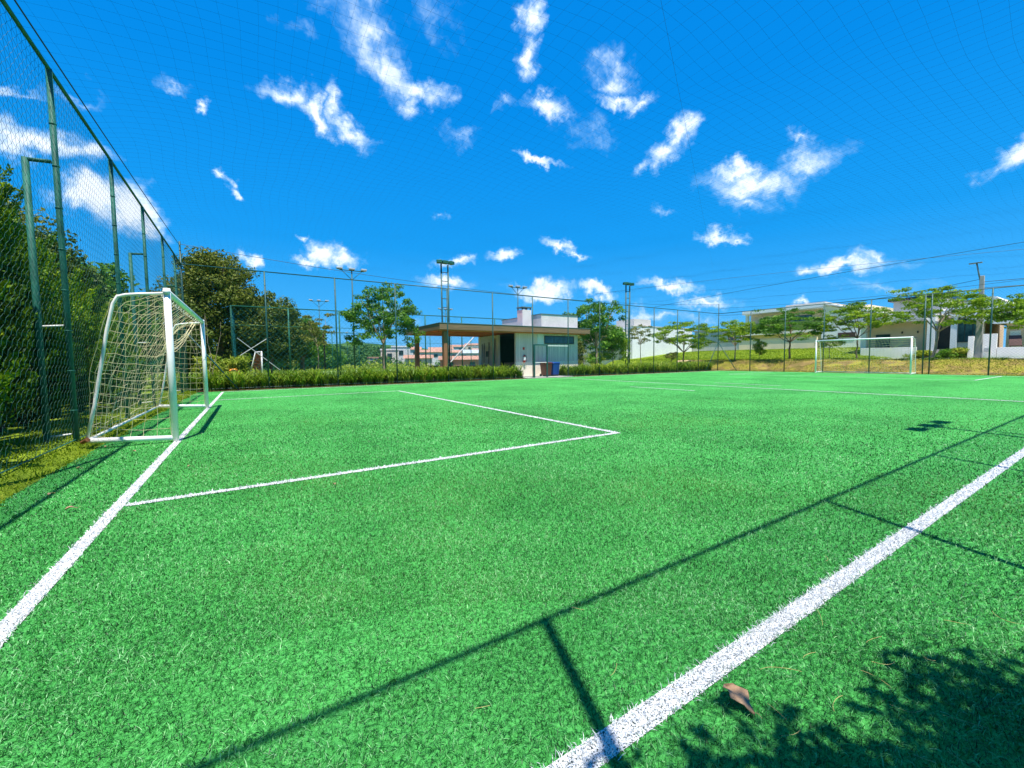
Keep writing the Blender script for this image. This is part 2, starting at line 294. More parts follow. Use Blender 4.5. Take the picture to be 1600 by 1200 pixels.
# ------------------------------------------------------------------ mesh helpers
def origin_of(o):
    v = np.zeros(3)
    while o is not None:
        v += np.array(o.location); o = o.parent
    return v
class MB:
    def __init__(self): self.v = []; self.f = []; self.n = 0; self.t = []; self.has_t = False
    def add(self, v, f, tint=None):
        """v (N,3); f (M,k) indices, one array per polygon size"""
        v = np.asarray(v, float).reshape(-1, 3)
        fs = f if isinstance(f, list) else [f]
        for a in fs:
            a = np.asarray(a, int)
            if len(a): self.f.append(a + self.n)
        self.v.append(v); self.n += len(v)
        if tint is not None: self.has_t = True
        self.t.append(np.zeros(len(v)) if tint is None else np.asarray(tint, float))
        return self
    def box(self, x0, x1, y0, y1, z0, z1, rz=0, c=None):
        v = np.array([[x, y, z] for z in (z0, z1) for x, y in ((x0, y0), (x1, y0), (x1, y1), (x0, y1))], float)
        if rz:
            c = np.array(c if c is not None else [(x0 + x1) / 2, (y0 + y1) / 2]); d = v[:, :2] - c
            v[:, 0] = c[0] + d[:, 0] * math.cos(rz) - d[:, 1] * math.sin(rz); v[:, 1] = c[1] + d[:, 0] * math.sin(rz) + d[:, 1] * math.cos(rz)
        return self.add(v, np.array([[0, 3, 2, 1], [4, 5, 6, 7], [0, 1, 5, 4], [1, 2, 6, 5], [2, 3, 7, 6], [3, 0, 4, 7]]))
    def tube(self, pts, r, n=8, caps=True):
        pts = np.asarray(pts, float); k = len(pts); r = np.broadcast_to(np.asarray(r, float), (k,))
        t = np.gradient(pts, axis=0); t /= np.linalg.norm(t, axis=1)[:, None] + 1e-9
        up = np.array([0, 0, 1.]) if abs(t[0, 2]) < .9 else np.array([1., 0, 0])
        a = np.cross(t, up); a /= np.linalg.norm(a, axis=1)[:, None] + 1e-9; b_ = np.cross(t, a)
        an = np.arange(n) * 2 * math.pi / n
        V = (pts[:, None] + r[:, None, None] * (np.cos(an)[None, :, None] * a[:, None] + np.sin(an)[None, :, None] * b_[:, None])).reshape(-1, 3)
        i = np.arange(k - 1)[:, None] * n; j = np.arange(n)[None]; j2 = (j + 1) % n
        F = np.stack([i + j, i + j2, i + n + j2, i + n + j], -1).reshape(-1, 4)
        fs = [F]
        if caps: fs.append(np.array([list(range(n))[::-1]])) ; fs.append(np.array([[(k - 1) * n + q for q in range(n)]]))
        return self.add(V, fs)
    def wires(self, P, Q, r):
        """many straight three-sided wires"""
        P = np.asarray(P, float); Q = np.asarray(Q, float); d = Q - P; L = np.linalg.norm(d, axis=1); d = d / L[:, None]
        up = np.where(np.abs(d[:, 2:3]) < .9, np.array([[0, 0, 1.]]), np.array([[1., 0, 0]]))
        a = np.cross(d, up); a /= np.linalg.norm(a, axis=1)[:, None]; b_ = np.cross(d, a)
        V = []
        for E_ in (P, Q):
            for an in (0, 2.094, 4.189): V.append(E_ + r * (math.cos(an) * a + math.sin(an) * b_))
        V = np.stack(V, 1).reshape(-1, 3); o = (np.arange(len(P)) * 6)[:, None, None]
        F = (o + np.array([[0, 1, 4, 3], [1, 2, 5, 4], [2, 0, 3, 5]])[None]).reshape(-1, 4)
        return self.add(V, F)
    def prism(self, poly, z0, z1):
        n = len(poly); v = [[x, y, z0] for x, y in poly] + [[x, y, z1] for x, y in poly]
        F = [[i, (i + 1) % n, (i + 1) % n + n, i + n] for i in range(n)]
        return self.add(v, [np.array(F), np.array([list(range(n))[::-1]]), np.array([list(range(n, 2 * n))])])
    def slab(self, quad, th):
        """a quad of four 3-D corners given a thickness along its normal"""
        q = np.asarray(quad, float); nrm = np.cross(q[1] - q[0], q[2] - q[0]); nrm /= np.linalg.norm(nrm)
        v = np.vstack([q, q + nrm * th])
        return self.add(v, np.array([[0, 3, 2, 1], [4, 5, 6, 7], [0, 1, 5, 4], [1, 2, 6, 5], [2, 3, 7, 6], [3, 0, 4, 7]]))
    def build(self, name, mat, parent=None, smooth=False, bevel=0):
        V = np.vstack(self.v); V = V - origin_of(parent)
        me = bpy.data.meshes.new(name)
        me.vertices.add(len(V)); me.vertices.foreach_set('co', V.astype(np.float32).ravel())
        loops = np.concatenate([a.ravel() for a in self.f]); tot = np.concatenate([np.full(len(a), a.shape[1]) for a in self.f])
        st = np.concatenate([[0], np.cumsum(tot)[:-1]])
        me.loops.add(len(loops)); me.loops.foreach_set('vertex_index', loops.astype(np.int32))
        me.polygons.add(len(tot)); me.polygons.foreach_set('loop_start', st.astype(np.int32)); me.polygons.foreach_set('loop_total', tot.astype(np.int32))
        if self.has_t:
            at = me.attributes.new('tint', 'FLOAT', 'POINT'); at.data.foreach_set('value', np.concatenate(self.t).astype(np.float32))
        me.update(calc_edges=True)
        me.polygons.foreach_set('use_smooth', np.full(len(tot), smooth))
        me.materials.append(MATS[mat])
        o = bpy.data.objects.new(name, me); COL.objects.link(o)
        if parent: o.parent = parent
        if bevel:
            bv = o.modifiers.new('bevel', 'BEVEL'); bv.width = bevel; bv.segments = 2; bv.limit_method = 'ANGLE'
        return o
def tag(o, label=None, cat=None, group=None, kind=None):
    if label: o['label'] = label
    if cat: o['category'] = cat
    if group: o['group'] = group
    if kind: o['kind'] = kind
    return o
def thing(name, loc, label, cat, group=None):
    o = bpy.data.objects.new(name, None); COL.objects.link(o); o.location = loc; o.empty_display_size = .3
    return tag(o, label, cat, group)
def copy_thing(src, loc, label, group=None, rz=0, s=1.0):
    c = src.copy(); COL.objects.link(c); c.location = loc; c.rotation_euler = (0, 0, rz); c.scale = (s, s, s)
    c['label'] = label
    if group: c['group'] = group
    for ch in list(src.children):
        d = ch.copy(); COL.objects.link(d); d.parent = c
        for g_ in list(ch.children):
            e = g_.copy(); COL.objects.link(e); e.parent = d
    return c
def structure(o): o['kind'] = 'structure'; return o

# ------------------------------------------------------------------ terrain
def sstep(t): t = np.clip(t, 0, 1); return t * t * (3 - 2 * t)
def ground_h(x, y):
    x = np.asarray(x, float); y = np.asarray(y, float)
    z = np.full(np.broadcast(x, y).shape, -0.012)
    z = z + .10 * sstep((-1.75 - x) / .5) * sstep((22 - y) / 1.5)
    e = .86 * sstep((x - 34.1) / 2.9)                                   # bank past the far goal
    e = e + 1.15 * sstep((x - 38) / 18) * sstep((y - 11) / 6)            # lawn rising to the walls
    z = z + e * sstep((26 - y) / 3 + sstep((x - 36) / 4) * 5)
    far = np.hypot(x, y)
    z = z - 3.0 * sstep((far - 62) / 60) * sstep((y - 45) / 20)            # falls away towards the town
    return z
def grid_sheet(name, xs, ys, mat, dz=0.0, hf=ground_h):
    X, Y = np.meshgrid(xs, ys, indexing='ij'); Z = hf(X, Y) + dz
    V = np.stack([X, Y, Z], -1).reshape(-1, 3); nx, ny = len(xs), len(ys)
    i = np.arange(nx - 1)[:, None] * ny; j = np.arange(ny - 1)[None]
    F = np.stack([i + j, i + ny + j, i + ny + j + 1, i + j + 1], -1).reshape(-1, 4)
    return structure(MB().add(V, F).build(name, mat, smooth=True))
def axis(*segs):
    out = []
    for a, b_, n in segs: out += list(np.linspace(a, b_, n, endpoint=False))
    return np.array(out + [segs[-1][1]])
grid_sheet('ground', axis((-1500, -60, 12), (-60, -6, 18), (-6, -1, 40), (-1, 33, 12), (33, 60, 70), (60, 200, 40), (200, 1500, 14)),
           axis((-1500, -20, 12), (-20, 4, 14), (4, 60, 80), (60, 250, 60), (250, 1500, 14)), 'ground')
# planting bed, path on the bank, pavement before the houses
grid_sheet('planting_bed', axis((-1.8, 33.4, 90)), axis((20.12, 21.75, 8)), 'soil', .03)
grid_sheet('dirt_path', axis((36.9, 38.2, 8)), axis((13.2, 27, 40)), 'dirt_path', .02)
grid_sheet('pavement', axis((38.6, 45.6, 20)), axis((-14, 12.2, 40)), 'pavement', .02)
# pavilion floor
structure(MB().box(8.8, 20.6, 22.2, 28.4, -.02, .05).build('pavilion_floor', 'concrete'))
structure(MB().box(-.85, 30, 29.7, 52, -.03, .02).build('court_floor', 'court_floor'))

# ------------------------------------------------------------------ the pitch
TX0, TX1, TY0, TY1 = -1.82, 33.45, -.5, 20.14
MB().add([[TX0, TY0, 0], [TX1, TY0, 0], [TX1, TY1, 0], [TX0, TY1, 0]], np.array([[0, 1, 2, 3]])).build('artificial_turf', 'turf_base')['kind'] = 'structure'
w = .041
LINES = [('goal_line', -.95 - w, -.95 + w, .79, 19.72), ('touch_line', -.9, 32.5, .84 - w, .84 + w), ('touch_line', -.9, 32.5, 19.62, 19.72),
         ('goal_line', 32.5, 32.6, .79, 19.72), ('halfway_line', 15.57, 15.67, .89, 19.62),
         ('penalty_area_line', 4.67, 4.76, 4.42, 15.54), ('penalty_area_line', -.9, 4.67, 4.42, 4.5), ('penalty_area_line', -.9, 4.67, 15.46, 15.54),
         ('penalty_area_line', 26.85, 26.94, 4.42, 15.54), ('penalty_area_line', 26.94, 32.5, 4.42, 4.5), ('penalty_area_line', 26.94, 32.5, 15.46, 15.54),
         ('substitution_mark', 12.8, 12.88, 8.6, 11.45), ('substitution_mark', 17.46, 17.54, 8.0, 10.75)]
# fibres: dense near the viewpoint, thinner and wider further off
def fibres(N, rmin, rmax, p, amax):
    """radii with density proportional to r^-p per unit area"""
    u = rng.random(N)
    e = 2 - p
    r = (rmin ** e + u * (rmax ** e - rmin ** e)) ** (1 / e) if abs(e) > 1e-6 else rmin * (rmax / rmin) ** u
    az = math.atan2(.844, .533) + (rng.random(N) * 2 - 1) * amax
    return np.stack([r * np.cos(az), r * np.sin(az)], 1), r
A1, r1_ = fibres(75000, .25, 1.9, 0.0, math.radians(80))
A2, r2_ = fibres(620000, 1.9, 26, 1.9, math.radians(62))
PT = np.vstack([A1, A2]); RR = np.concatenate([r1_, r2_])
k = (PT[:, 0] > TX0) & (PT[:, 0] < TX1) & (PT[:, 1] > TY0) & (PT[:, 1] < TY1)
PT = PT[k]; RR = RR[k]
def blades(P, z0, length, width, lean, tint=None, curl=.6, mb=None):
    """bent two-piece blades: base pair, middle pair, tip"""
    N = len(P); az = rng.random(N) * 2 * math.pi; d = np.stack([np.cos(az), np.sin(az)], 1); s = np.stack([-d[:, 1], d[:, 0]], 1)
    tw = rng.random(N) * 2 * math.pi; s = np.stack([np.cos(tw), np.sin(tw)], 1)
    L = length; ln = lean * (0.3 + rng.random(N)); z0 = np.broadcast_to(z0, (N,))
    base = np.column_stack([P, z0]); up = np.sqrt(np.clip(1 - np.minimum(ln, .98) ** 2, .04, 1))
    mid = base + np.column_stack([d * (L * .5 * ln)[:, None], L * .5 * up])
    ln2 = np.clip(ln * (1 + curl * (1 + rng.random(N))), 0, 1.3)
    tip = mid + np.column_stack([d * (L * .5 * np.minimum(ln2, 1))[:, None], L * .5 * np.clip(1 - ln2 * .8, -.15, 1)])
    S = np.column_stack([s, np.zeros(N)]) * (width / 2)[:, None]
    V = np.stack([base - S, base + S, mid - S * .9, mid + S * .9, tip], 1).reshape(-1, 3)
    o = np.arange(N)[:, None] * 5
    mb = mb or MB()
    t = rng.random(N) if tint is None else tint
    return mb.add(V, [o + np.array([[0, 1, 3, 2]]), o + np.array([[2, 3, 4]])], np.repeat(t, 5))
which = np.full(len(PT), -1)
jit = rng.normal(0, .006, PT.shape)
for i, (nm, x0, x1, y0, y1) in enumerate(LINES):
    q = PT + jit
    which[(q[:, 0] > x0) & (q[:, 0] < x1) & (q[:, 1] > y0) & (q[:, 1] < y1)] = i
WID = np.where(RR < 1.9, .0022, .0022 * np.clip(RR / 1.9, 1, 5) ** .85) * rng.uniform(.75, 1.35, len(RR)); LEN = rng.uniform(.016, .036, len(RR)) * np.clip(7 / RR, .4, 1)
g_ = which < 0
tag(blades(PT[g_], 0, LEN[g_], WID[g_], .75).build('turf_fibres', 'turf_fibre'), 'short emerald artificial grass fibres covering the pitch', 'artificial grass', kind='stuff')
for i, (nm, x0, x1, y0, y1) in enumerate(LINES):
    mb = MB()
    mb.add([[x0, y0, .005], [x1, y0, .005], [x1, y1, .005], [x0, y1, .005]], np.array([[0, 1, 2, 3]]))
    k = which == i
    o = None
    base = mb.build(nm, 'line_base'); base['kind'] = 'structure'
    if k.sum() > 50:
        fb = blades(PT[k], .003, LEN[k], WID[k] * 1.15, .75).build('line_fibres', 'line_fibre', base); fb['kind'] = 'stuff'

# small fallen things on the turf
def dry_leaf(x, y, rz, L, label):
    n = 9; t = np.linspace(0, 1, n); wd = np.sin(np.pi * t ** .75) * .48 * (1 + .35 * np.sin(t * 13 + 1)) + .01
    pts = []
    for i in range(n):
        for s in (-1, 0, 1):
            pts.append([L * (t[i] - .5), s * wd[i] * L * .55, .028 + .012 * abs(s) * math.sin(3 * t[i] + 1) + .012 * math.sin(math.pi * t[i])])
    V = np.array(pts); c, s_ = math.cos(rz), math.sin(rz)
    X = V[:, 0] * c - V[:, 1] * s_ + x; Y = V[:, 0] * s_ + V[:, 1] * c + y
    V = np.column_stack([X, Y, V[:, 2]])
    F = [[i * 3 + j, i * 3 + j + 3, i * 3 + j + 4, i * 3 + j + 1] for i in range(n - 1) for j in (0, 1)]
    r = thing('fallen_leaf', (x, y, 0), label, 'dry leaf', 'tiny dry leaves near the left fence' if 'tiny' in label else None)
    ob = MB().add(V, np.array(F)).build('leaf_blade', 'dry_leaf', r, smooth=True)
    sm = ob.modifiers.new('thick', 'SOLIDIFY'); sm.thickness = .0012
    e = np.array([x + c * L * .5, y + s_ * L * .5, .03])
    MB().tube([e, e + [c * .1 * L, s_ * .1 * L, .004], e + [c * .2 * L, s_ * .2 * L, 0]], .0012, 5).build('stem', 'straw', r)
dry_leaf(1.31, .70, -1.75, .115, 'curled brown dry leaf lying on the turf beside the near touch line')
dry_leaf(-1.22, 4.5, .3, .07, 'small pale dry leaf left of the goal line')
for i, (x, y, rz, L) in enumerate([(-1.5, 5.1, 1.2, .06), (-1.6, 6.2, .3, .05), (-1.3, 7.0, 2.2, .05), (-1.68, 7.6, .9, .07), (-1.45, 8.3, 2.8, .05), (-.6, 5.6, .6, .04), (.6, 4.0, 1.9, .04)]):
    dry_leaf(x, y, rz, L, 'tiny curled dry leaf on the turf near the left fence')
for (x, y, rz, L, cv) in [(1.95, .71, .5, .13, .2), (1.62, .62, 2.4, .15, .6), (1.5, .5, .2, .1, -.5), (1.75, .42, 1.2, .12, .8), (2.1, .55, 2.9, .1, .3), (1.02, 1.0, .4, .07, .3), (1.15, .82, 1.2, .05, .9),
                          (1.22, 1.33, 2.2, .06, .2), (.62, 1.12, 2.8, .05, .1), (2.3, .8, 1.4, .07, 1.1), (2.6, .95, .3, .09, .5)] + [(random.uniform(1.0, 2.7), random.uniform(.2, .74), random.uniform(0, 3.1), random.uniform(.04, .12), random.uniform(-1.3, 1.3)) for _ in range(14)]:
    t = np.linspace(-.5, .5, 7); a = rz + cv * t * 2
    P = np.cumsum(np.column_stack([np.cos(a), np.sin(a), .1 * np.sin(t * 5)]) * L / 6, axis=0) + [x, y, .03]
    tag(MB().tube(P, .0008, 4).build('dry_stalk', 'straw'), 'thin straw coloured dry stalk lying on the turf near the lower right corner', 'dry stalk', 'dry stalks on the turf')

# ------------------------------------------------------------------ goals
def goal(xg, y0, y1, s, label, zr):
    """xg goal line, s = which way the back goes"""
    r = thing('football_goal', (xg, (y0 + y1) / 2, 0), label, 'goal', 'football goals')
    H = 2.17; xt = xg + s * .56; xb = xg + s * .93
    for y in (y0, y1):
        MB().tube([[xg, y, 0], [xg, y, H + .05]], .043, 16).build('goalpost', 'white_paint', r, smooth=True)
        d = 1 if y == y0 else -1
        MB().tube([[xg + s * .02, y, H - .02], [xg + s * .3, y, H - .05], [xt - s * .12, y, H - .07], [xt - s * .03, y, H - .1], [xt + s * .02, y, H - .2],
                   [xt + s * .1, y, 1.6], [xb - s * .1, y, .6], [xb, y, zr]], .020, 10).build('rear_support', 'old_white_paint', r, smooth=True)
        MB().tube([[xg, y, .06], [xb, y, zr]], .036, 12).build('side_base_bar', 'white_paint', r, smooth=True)
        MB().tube([[xb - s * .02, y - .05 * d, zr + .02], [xb + s * .05, y + .03 * d, zr - .02]], .028, 8).build('bracket', 'rust', r)
    MB().tube([[xg, y0 - .055, H], [xg, y1 + .055, H]], .043, 16).build('crossbar', 'white_paint', r, smooth=True)
    MB().tube([[xb, y0, zr], [xb, y1, zr]], .022, 10).build('rear_base_bar', 'old_white_paint', r, smooth=True)
    for y in np.arange(y0 + .1, y1, .32): MB().tube([[xg + s * .05, y, H - .02], [xg + s * .075, y, H - .05], [xg + s * .055, y, H - .075]], .006, 4).build('net_hook', 'old_white_paint', r)
    # net: back sheet from the crossbar over the top and down, plus two sides
    P, Q = [], []
    ny, nv = 30, 16
    def back(u, v):
        y = y0 + (y1 - y0) * u; e = 4 * u * (1 - u); e2 = e ** .6
        if v < .22:
            t = v / .22; x = xg + s * (.05 + (.5) * t); z = H - .03 - .05 * t - .38 * e2 * t ** 1.3; x -= s * .12 * e * t
        else:
            t = (v - .22) / .78; x = xg + s * (.55 + .36 * t) - s * .12 * e * (1 - t); z = (H - .08 - .38 * e2) * (1 - t) + (zr + .03) * t
            x += s * .10 * math.sin(math.pi * t)
        return np.array([x, y + .03 * math.sin(9 * v + 7 * u), z + .018 * math.sin(23 * u + 8 * v)]) + rng.normal(0, .009, 3)
    B = np.array([[back(i / ny, j / nv) for j in range(nv + 1)] for i in range(ny + 1)])
    P.append(B[:-1].reshape(-1, 3)); Q.append(B[1:].reshape(-1, 3)); P.append(B[:, :-1].reshape(-1, 3)); Q.append(B[:, 1:].reshape(-1, 3))
    def side(u, v, y):
        z = (1 - v) * (H - .08) + v * (zr * u + .1)
        xr = np.interp(z, [zr, .6, 1.6, H - .1], [.93, .83, .66, .55])
        x = xg + s * (.05 + (xr - .05) * u)
        d = 1 if y == y0 else -1
        return np.array([x, y + d * (.05 * math.sin(math.pi * u) * math.sin(math.pi * v)), z - .05 * math.sin(math.pi * u) * (.4 + .6 * v) + .03 * math.sin(11 * v)]) + rng.normal(0, .009, 3)
    for y in (y0, y1):
        nu, nw = 6, 15
        S = np.array([[side(i / nu, j / nw, y) for j in range(nw + 1)] for i in range(nu + 1)])
        P.append(S[:-1].reshape(-1, 3)); Q.append(S[1:].reshape(-1, 3)); P.append(S[:, :-1].reshape(-1, 3)); Q.append(S[:, 1:].reshape(-1, 3))
    P = np.vstack(P); Q = np.vstack(Q)
    n = MB().wires(P, Q, .0029 if s < 0 else .0042)
    # slack gathers of cord
    for y, k_ in ((y0 + .25, 1), (y1 - .5, -1), (y1 - .9, -1)):
        for q in range(3):
            t = np.linspace(0, 1, 8)
            n.tube(np.column_stack([xg + s * (.1 + .4 * t), y + k_ * (.1 * q + .9 * t), H - .1 - (.5 + .1 * q) * np.sin(t * 1.7)]), .004, 4)
    n.build('goal_net', 'goal_cord', r)
goal(-.97, 7.71, 12.92, -1, 'white goal with a torn cream net on the goal line beside the hedge', .12)
goal(32.55, 7.95, 12.75, 1, 'distant white goal in front of the ochre bank and the houses', .06)

# ------------------------------------------------------------------ fences round the pitch
FX0, FX1, FY0, FY1 = -2.1, 33.65, -.24, 20.4
def fence_top(x, y):
    u = (x - FX0) / (FX1 - FX0); v = (y - FY0) / (FY1 - FY0)
    return (1 - u) * ((1 - v) * 5.15 + v * 4.95) + u * ((1 - v) * 4.6 + v * 4.8)
def chain(A, B, top, z0, p, r, warp=.3, wirez=0):
    A = np.array(A, float); B = np.array(B, float); L = np.linalg.norm(B - A); d = (B - A) / L
    n = int(L / p); mz = int(max(top(*A), top(*B)) / p) + 1
    i, j = np.meshgrid(np.arange(n + 1), np.arange(mz + 1), indexing='ij'); ok = (i + j) % 2 == 0
    nrm = np.array([-d[1], d[0]])
    def pos(i, j):
        s = i * p; z = z0 + j * p
        s2 = s + p * warp * np.sin(z * 2.1 + s * .7) + .25 * p * np.sin(z * 7.3 + s * 1.9); z2 = z + p * warp * np.sin(s * 1.7 + z * .8) + .2 * p * np.sin(s * 5.1)
        off = .006 * ((i % 2) * 2 - 1) + .015 * np.sin(s * 2.2) * np.sin(z * 1.5)
        s2 = np.clip(s2, 0, L); xy = A + s2[..., None] * d + off[..., None] * nrm
        return np.column_stack([xy, z2])
    ii, jj = i[ok], j[ok]
    P, Q = [], []
    for di in (1, -1):
        k = (ii + di >= 0) & (ii + di <= n) & (jj + 1 <= mz)
        a = pos(ii[k], jj[k]); b_ = pos(ii[k] + di, jj[k] + 1)
        tz = np.array([top(x, y) for x, y in b_[:, :2]]) if top(*A) != top(*B) else top(*A)
        k2 = b_[:, 2] < tz + .02
        P.append(a[k2]); Q.append(b_[k2])
    return MB().wires(np.vstack(P), np.vstack(Q), r)
def fence(A, B, stations, p, r, label, post_r, wire='fence_wire', top=fence_top, z0=.03, tall=(), mids=(), name='chain_link_fence', group='chain link fences round the pitch', zb=0, paint='fence_paint'):
    A = np.array(A, float); B = np.array(B, float); L = np.linalg.norm(B - A); d = (B - A) / L
    root = thing(name, (A[0], A[1], 0), label, 'fence', group)
    chain(A, B, top, z0, p, r).build('chain_link_mesh', wire, root)
    for s in stations:
        x, y = A + d * s; h = top(x, y) + (.85 if any(abs(s - t) < .01 for t in tall) else 0)
        mb = MB().tube([[x, y, -.1], [x, y, h * .5], [x, y, h]], post_r, 10)
        for z in np.arange(.5, h - .2, .55): mb.tube([[x, y, z], [x, y, z + .018]], post_r * 1.12, 10)
        mb.build('post', paint, root, smooth=True)
    t0, t1 = top(*A), top(*B)
    MB().tube([[*A, t0], [*((A + B) / 2), (t0 + t1) / 2], [*B, t1]], post_r * .72, 10).build('top_rail', paint, root, smooth=True)
    for z in mids: MB().tube([[*A, z], [*B, z]], post_r * .4, 6).build('middle_rail', paint, root, smooth=True)
    MB().tube([[*A, .07 + z0], [*B, .07 + z0]], .008, 4).build('bottom_wire', paint, root)
    return root
LS = [y - FY0 for y in (2.55, 5.4, 8.1, 10.95, 13.7, 16.4, 18.75)]
fl = fence((FX0, FY0), (FX0, FY1), LS, .055, .0015, 'tall green chain link fence in front of the conifer hedge, left of the near goal', .033)
ff = fence((FX0, FY1), (FX1, FY1), [2.75 * k for k in range(14)], .062, .0016, 'long green chain link fence along the far side, behind it the timber pavilion', .032, tall=(0, 35.75), paint='fence_paint_far', wire='far_wire')
fb = fence((FX1, FY1), (FX1, FY0), [FY1 - y for y in (17.72, 15.22, 12.75, 10.21, 7.7, 7.42, 5.1, 2.5)], .07, .0019, 'green chain link fence at the far end, in front of the grassy bank and houses', .034, paint='fence_paint_far', wire='far_wire')
fr = fence((FX0, FY0), (FX1, FY0), [0] + [2.59 + 2.77 * k for k in range(11)] + [35.75], .07, .0022, 'near side chain link fence that throws its shadow along the touch line', .026)
# raking struts at the two far corners
for a, b_ in (((FX0, FY1, 2.4), (-.42, 20.33, 0)),): MB().tube([a, b_], .028, 8).build('raking_strut', 'fence_paint_far', ff, smooth=True)
MB().tube([(FX1, FY1, 2.4), (31.9, 20.36, 0)], .026, 8).build('raking_strut', 'fence_paint_far', ff, smooth=True)
MB().tube([(FX1, FY1, 2.4), (33.6, 18.75, 0)], .026, 8).build('raking_strut', 'fence_paint_far', fb, smooth=True)
# ladder-like braces outside the left fence
for i, (y, lab) in enumerate(((8.1, 'green ladder shaped brace nearest the camera, outside the left fence'), (13.7, 'green ladder shaped brace behind the near goal, outside the left fence'), (18.75, 'green ladder shaped brace furthest off, outside the left fence'))):
    r = thing('fence_brace', (-2.38, y, 0), lab, 'brace', 'braces outside the left fence')
    MB().tube([[-2.38, y, -.1], [-2.38, y, 3.86]], .036, 10).build('upright', 'fence_paint', r, smooth=True)
    for z in (.16, 1.66, 3.84): MB().tube([[-2.38, y, z], [-2.14, y, z + .02]], .013 if z < 3 else .026, 8).build('rung', 'fence_paint' if z > 3 else 'old_white_paint', r, smooth=True)
# gate in the far fence
gt = thing('gate', (14.93, 20.36, 0), 'green framed gate in the far fence, in front of the bins and white panel', 'gate')
for x in (14.46, 15.42): MB().box(x - .04, x + .04, 20.3, 20.37, 0, 1.97).build('jamb', 'fence_paint_far', gt, bevel=.004)
MB().box(14.42, 15.46, 20.295, 20.365, 1.97, 2.04).build('lintel', 'fence_paint_far', gt, bevel=.004)
MB().tube([[14.5, 20.335, .93], [15.38, 20.335, .93]], .016, 8).build('middle_bar', 'old_white_paint', gt)
MB().tube([[15.46, 20.4, 1.95], [17.15, 20.4, 1.95]], .022, 8).build('transom', 'old_white_paint', gt)

# ------------------------------------------------------------------ roof net and its cables
def net_z(x, y):
    u = (x - FX0) / (FX1 - FX0); v = (y - FY0) / (FY1 - FY0)
    e = 4 * v * (1 - v)
    z = fence_top(x, y) + .05 + .35 * e ** .7 * np.clip(12 * u * (1 - u), 0, 1) ** .7
    return z - .12 * (1 - np.cos((x + 2.1) * 2 * math.pi / 5.5)) / 2 * e + .035 * np.sin(x * 2.3 + y * 1.1) + .03 * np.sin(y * 2.9 - x * .7)
def strand(P):
    P = np.array(P); return P[:-1], P[1:]
NP_, NQ_ = [], []
c = .198
ys = np.arange(FY0, FY1 + .01, .5); xs = np.arange(FX0, FX1 + .01, .5)
for x in np.arange(FX0, FX1, c):
    xx = x + .07 * np.sin(ys * .9 + x * .35) + .03 * np.sin(ys * 2.3 + x * 2)
    a, b_ = strand(np.column_stack([xx, ys, net_z(xx, ys)])); NP_.append(a); NQ_.append(b_)
for y in np.arange(FY0, FY1, c):
    yy = y + .07 * np.sin(xs * .8 + y * .4) + .03 * np.sin(xs * 2.1 + y * 2)
    a, b_ = strand(np.column_stack([xs, yy, net_z(xs, yy)])); NP_.append(a); NQ_.append(b_)
tag(MB().wires(np.vstack(NP_), np.vstack(NQ_), .0008).build('roof_net', 'net_cord'), 'thin dark square mesh net stretched overhead across the whole pitch', 'net')
def cable(pts, r, label):
    tag(MB().tube(pts, r, 6).build('net_cable', 'cable'), label, 'cable', 'cables holding up the roof net')
def sag(A, B, s, n=24):
    A = np.array(A, float); B = np.array(B, float); t = np.linspace(0, 1, n)[:, None]
    P = A + (B - A) * t; P[:, 2] -= (4 * s * t * (1 - t))[:, 0]; return P
T = lambda x, y, a=0: (x, y, fence_top(x, y) + a)
cable(sag(T(FX0, FY1, .75), T(FX1, FY1, .8), .75), .009, 'thin cable sagging between the two corner poles above the far fence')
cable(sag(T(FX1, FY1, .45), T(FX1, FY0, .5), .3), .009, 'thin cable running above the end fence with the houses behind')
cable(sag(T(FX0, FY1, .7), T(FX0, FY0, .1), .1), .010, 'thin cable running close above the left fence')
cable(sag(T(25.4, FY1, .05), T(24.0, FY0, .5), -.1), .009, 'cable crossing overhead, leaving the far fence left of the far corner')
cable(sag(T(19.5, FY1, .55), T(29.5, FY0, .8), -.15), .007, 'highest cable crossing overhead at the right')
cable(sag(T(FX1, FY1, .9), T(FX0, FY0, .3), -.25), .0016, 'very thin seam cord running overhead from the far right corner pole towards the camera')
# the floodlight pole on the near side, out of frame, whose shadow falls on the turf
def floodlight(x, y, H, label, arm=.72, n=3, r=.05, heads='lamp_metal', turn=0, pole='fence_paint_far', z0=0, group='floodlight poles'):
    o = thing('floodlight_pole', (x, y, z0), label, 'floodlight', group)
    c_, s_ = math.cos(turn), math.sin(turn)
    MB().tube([[x, y, z0 - .1], [x, y, z0 + H * .5], [x, y, z0 + H]], [r, r * .9, r * .75], 10).build('pole', pole, o, smooth=True)
    MB().tube([[x - c_ * arm, y - s_ * arm, z0 + H], [x + c_ * arm, y + s_ * arm, z0 + H]], r * .55, 8).build('cross_arm', pole, o, smooth=True)
    for q in (-1, 1):
        MB().tube([[x + q * c_ * arm * .85, y + q * s_ * arm * .85, z0 + H], [x, y, z0 + H - arm * .8]], r * .4, 6).build('arm_brace', pole, o, smooth=True)
    for q in np.linspace(-1, 1, n):
        hx, hy = x + q * c_ * arm, y + q * s_ * arm
        h_ = MB(); h_.box(hx - .19, hx + .19, hy - .13, hy + .09, z0 + H + .05, z0 + H + .17, rz=turn)
        h_.box(hx - .07, hx + .07, hy - .05, hy + .06, z0 + H + .0, z0 + H + .05, rz=turn)
        lm = h_.build('lamp_head', heads, o, bevel=.02)
        MB().box(hx - .16, hx + .16, hy - .11, hy + .07, z0 + H + .035, z0 + H + .048, rz=turn).build('lens', 'glass', lm)
    return o
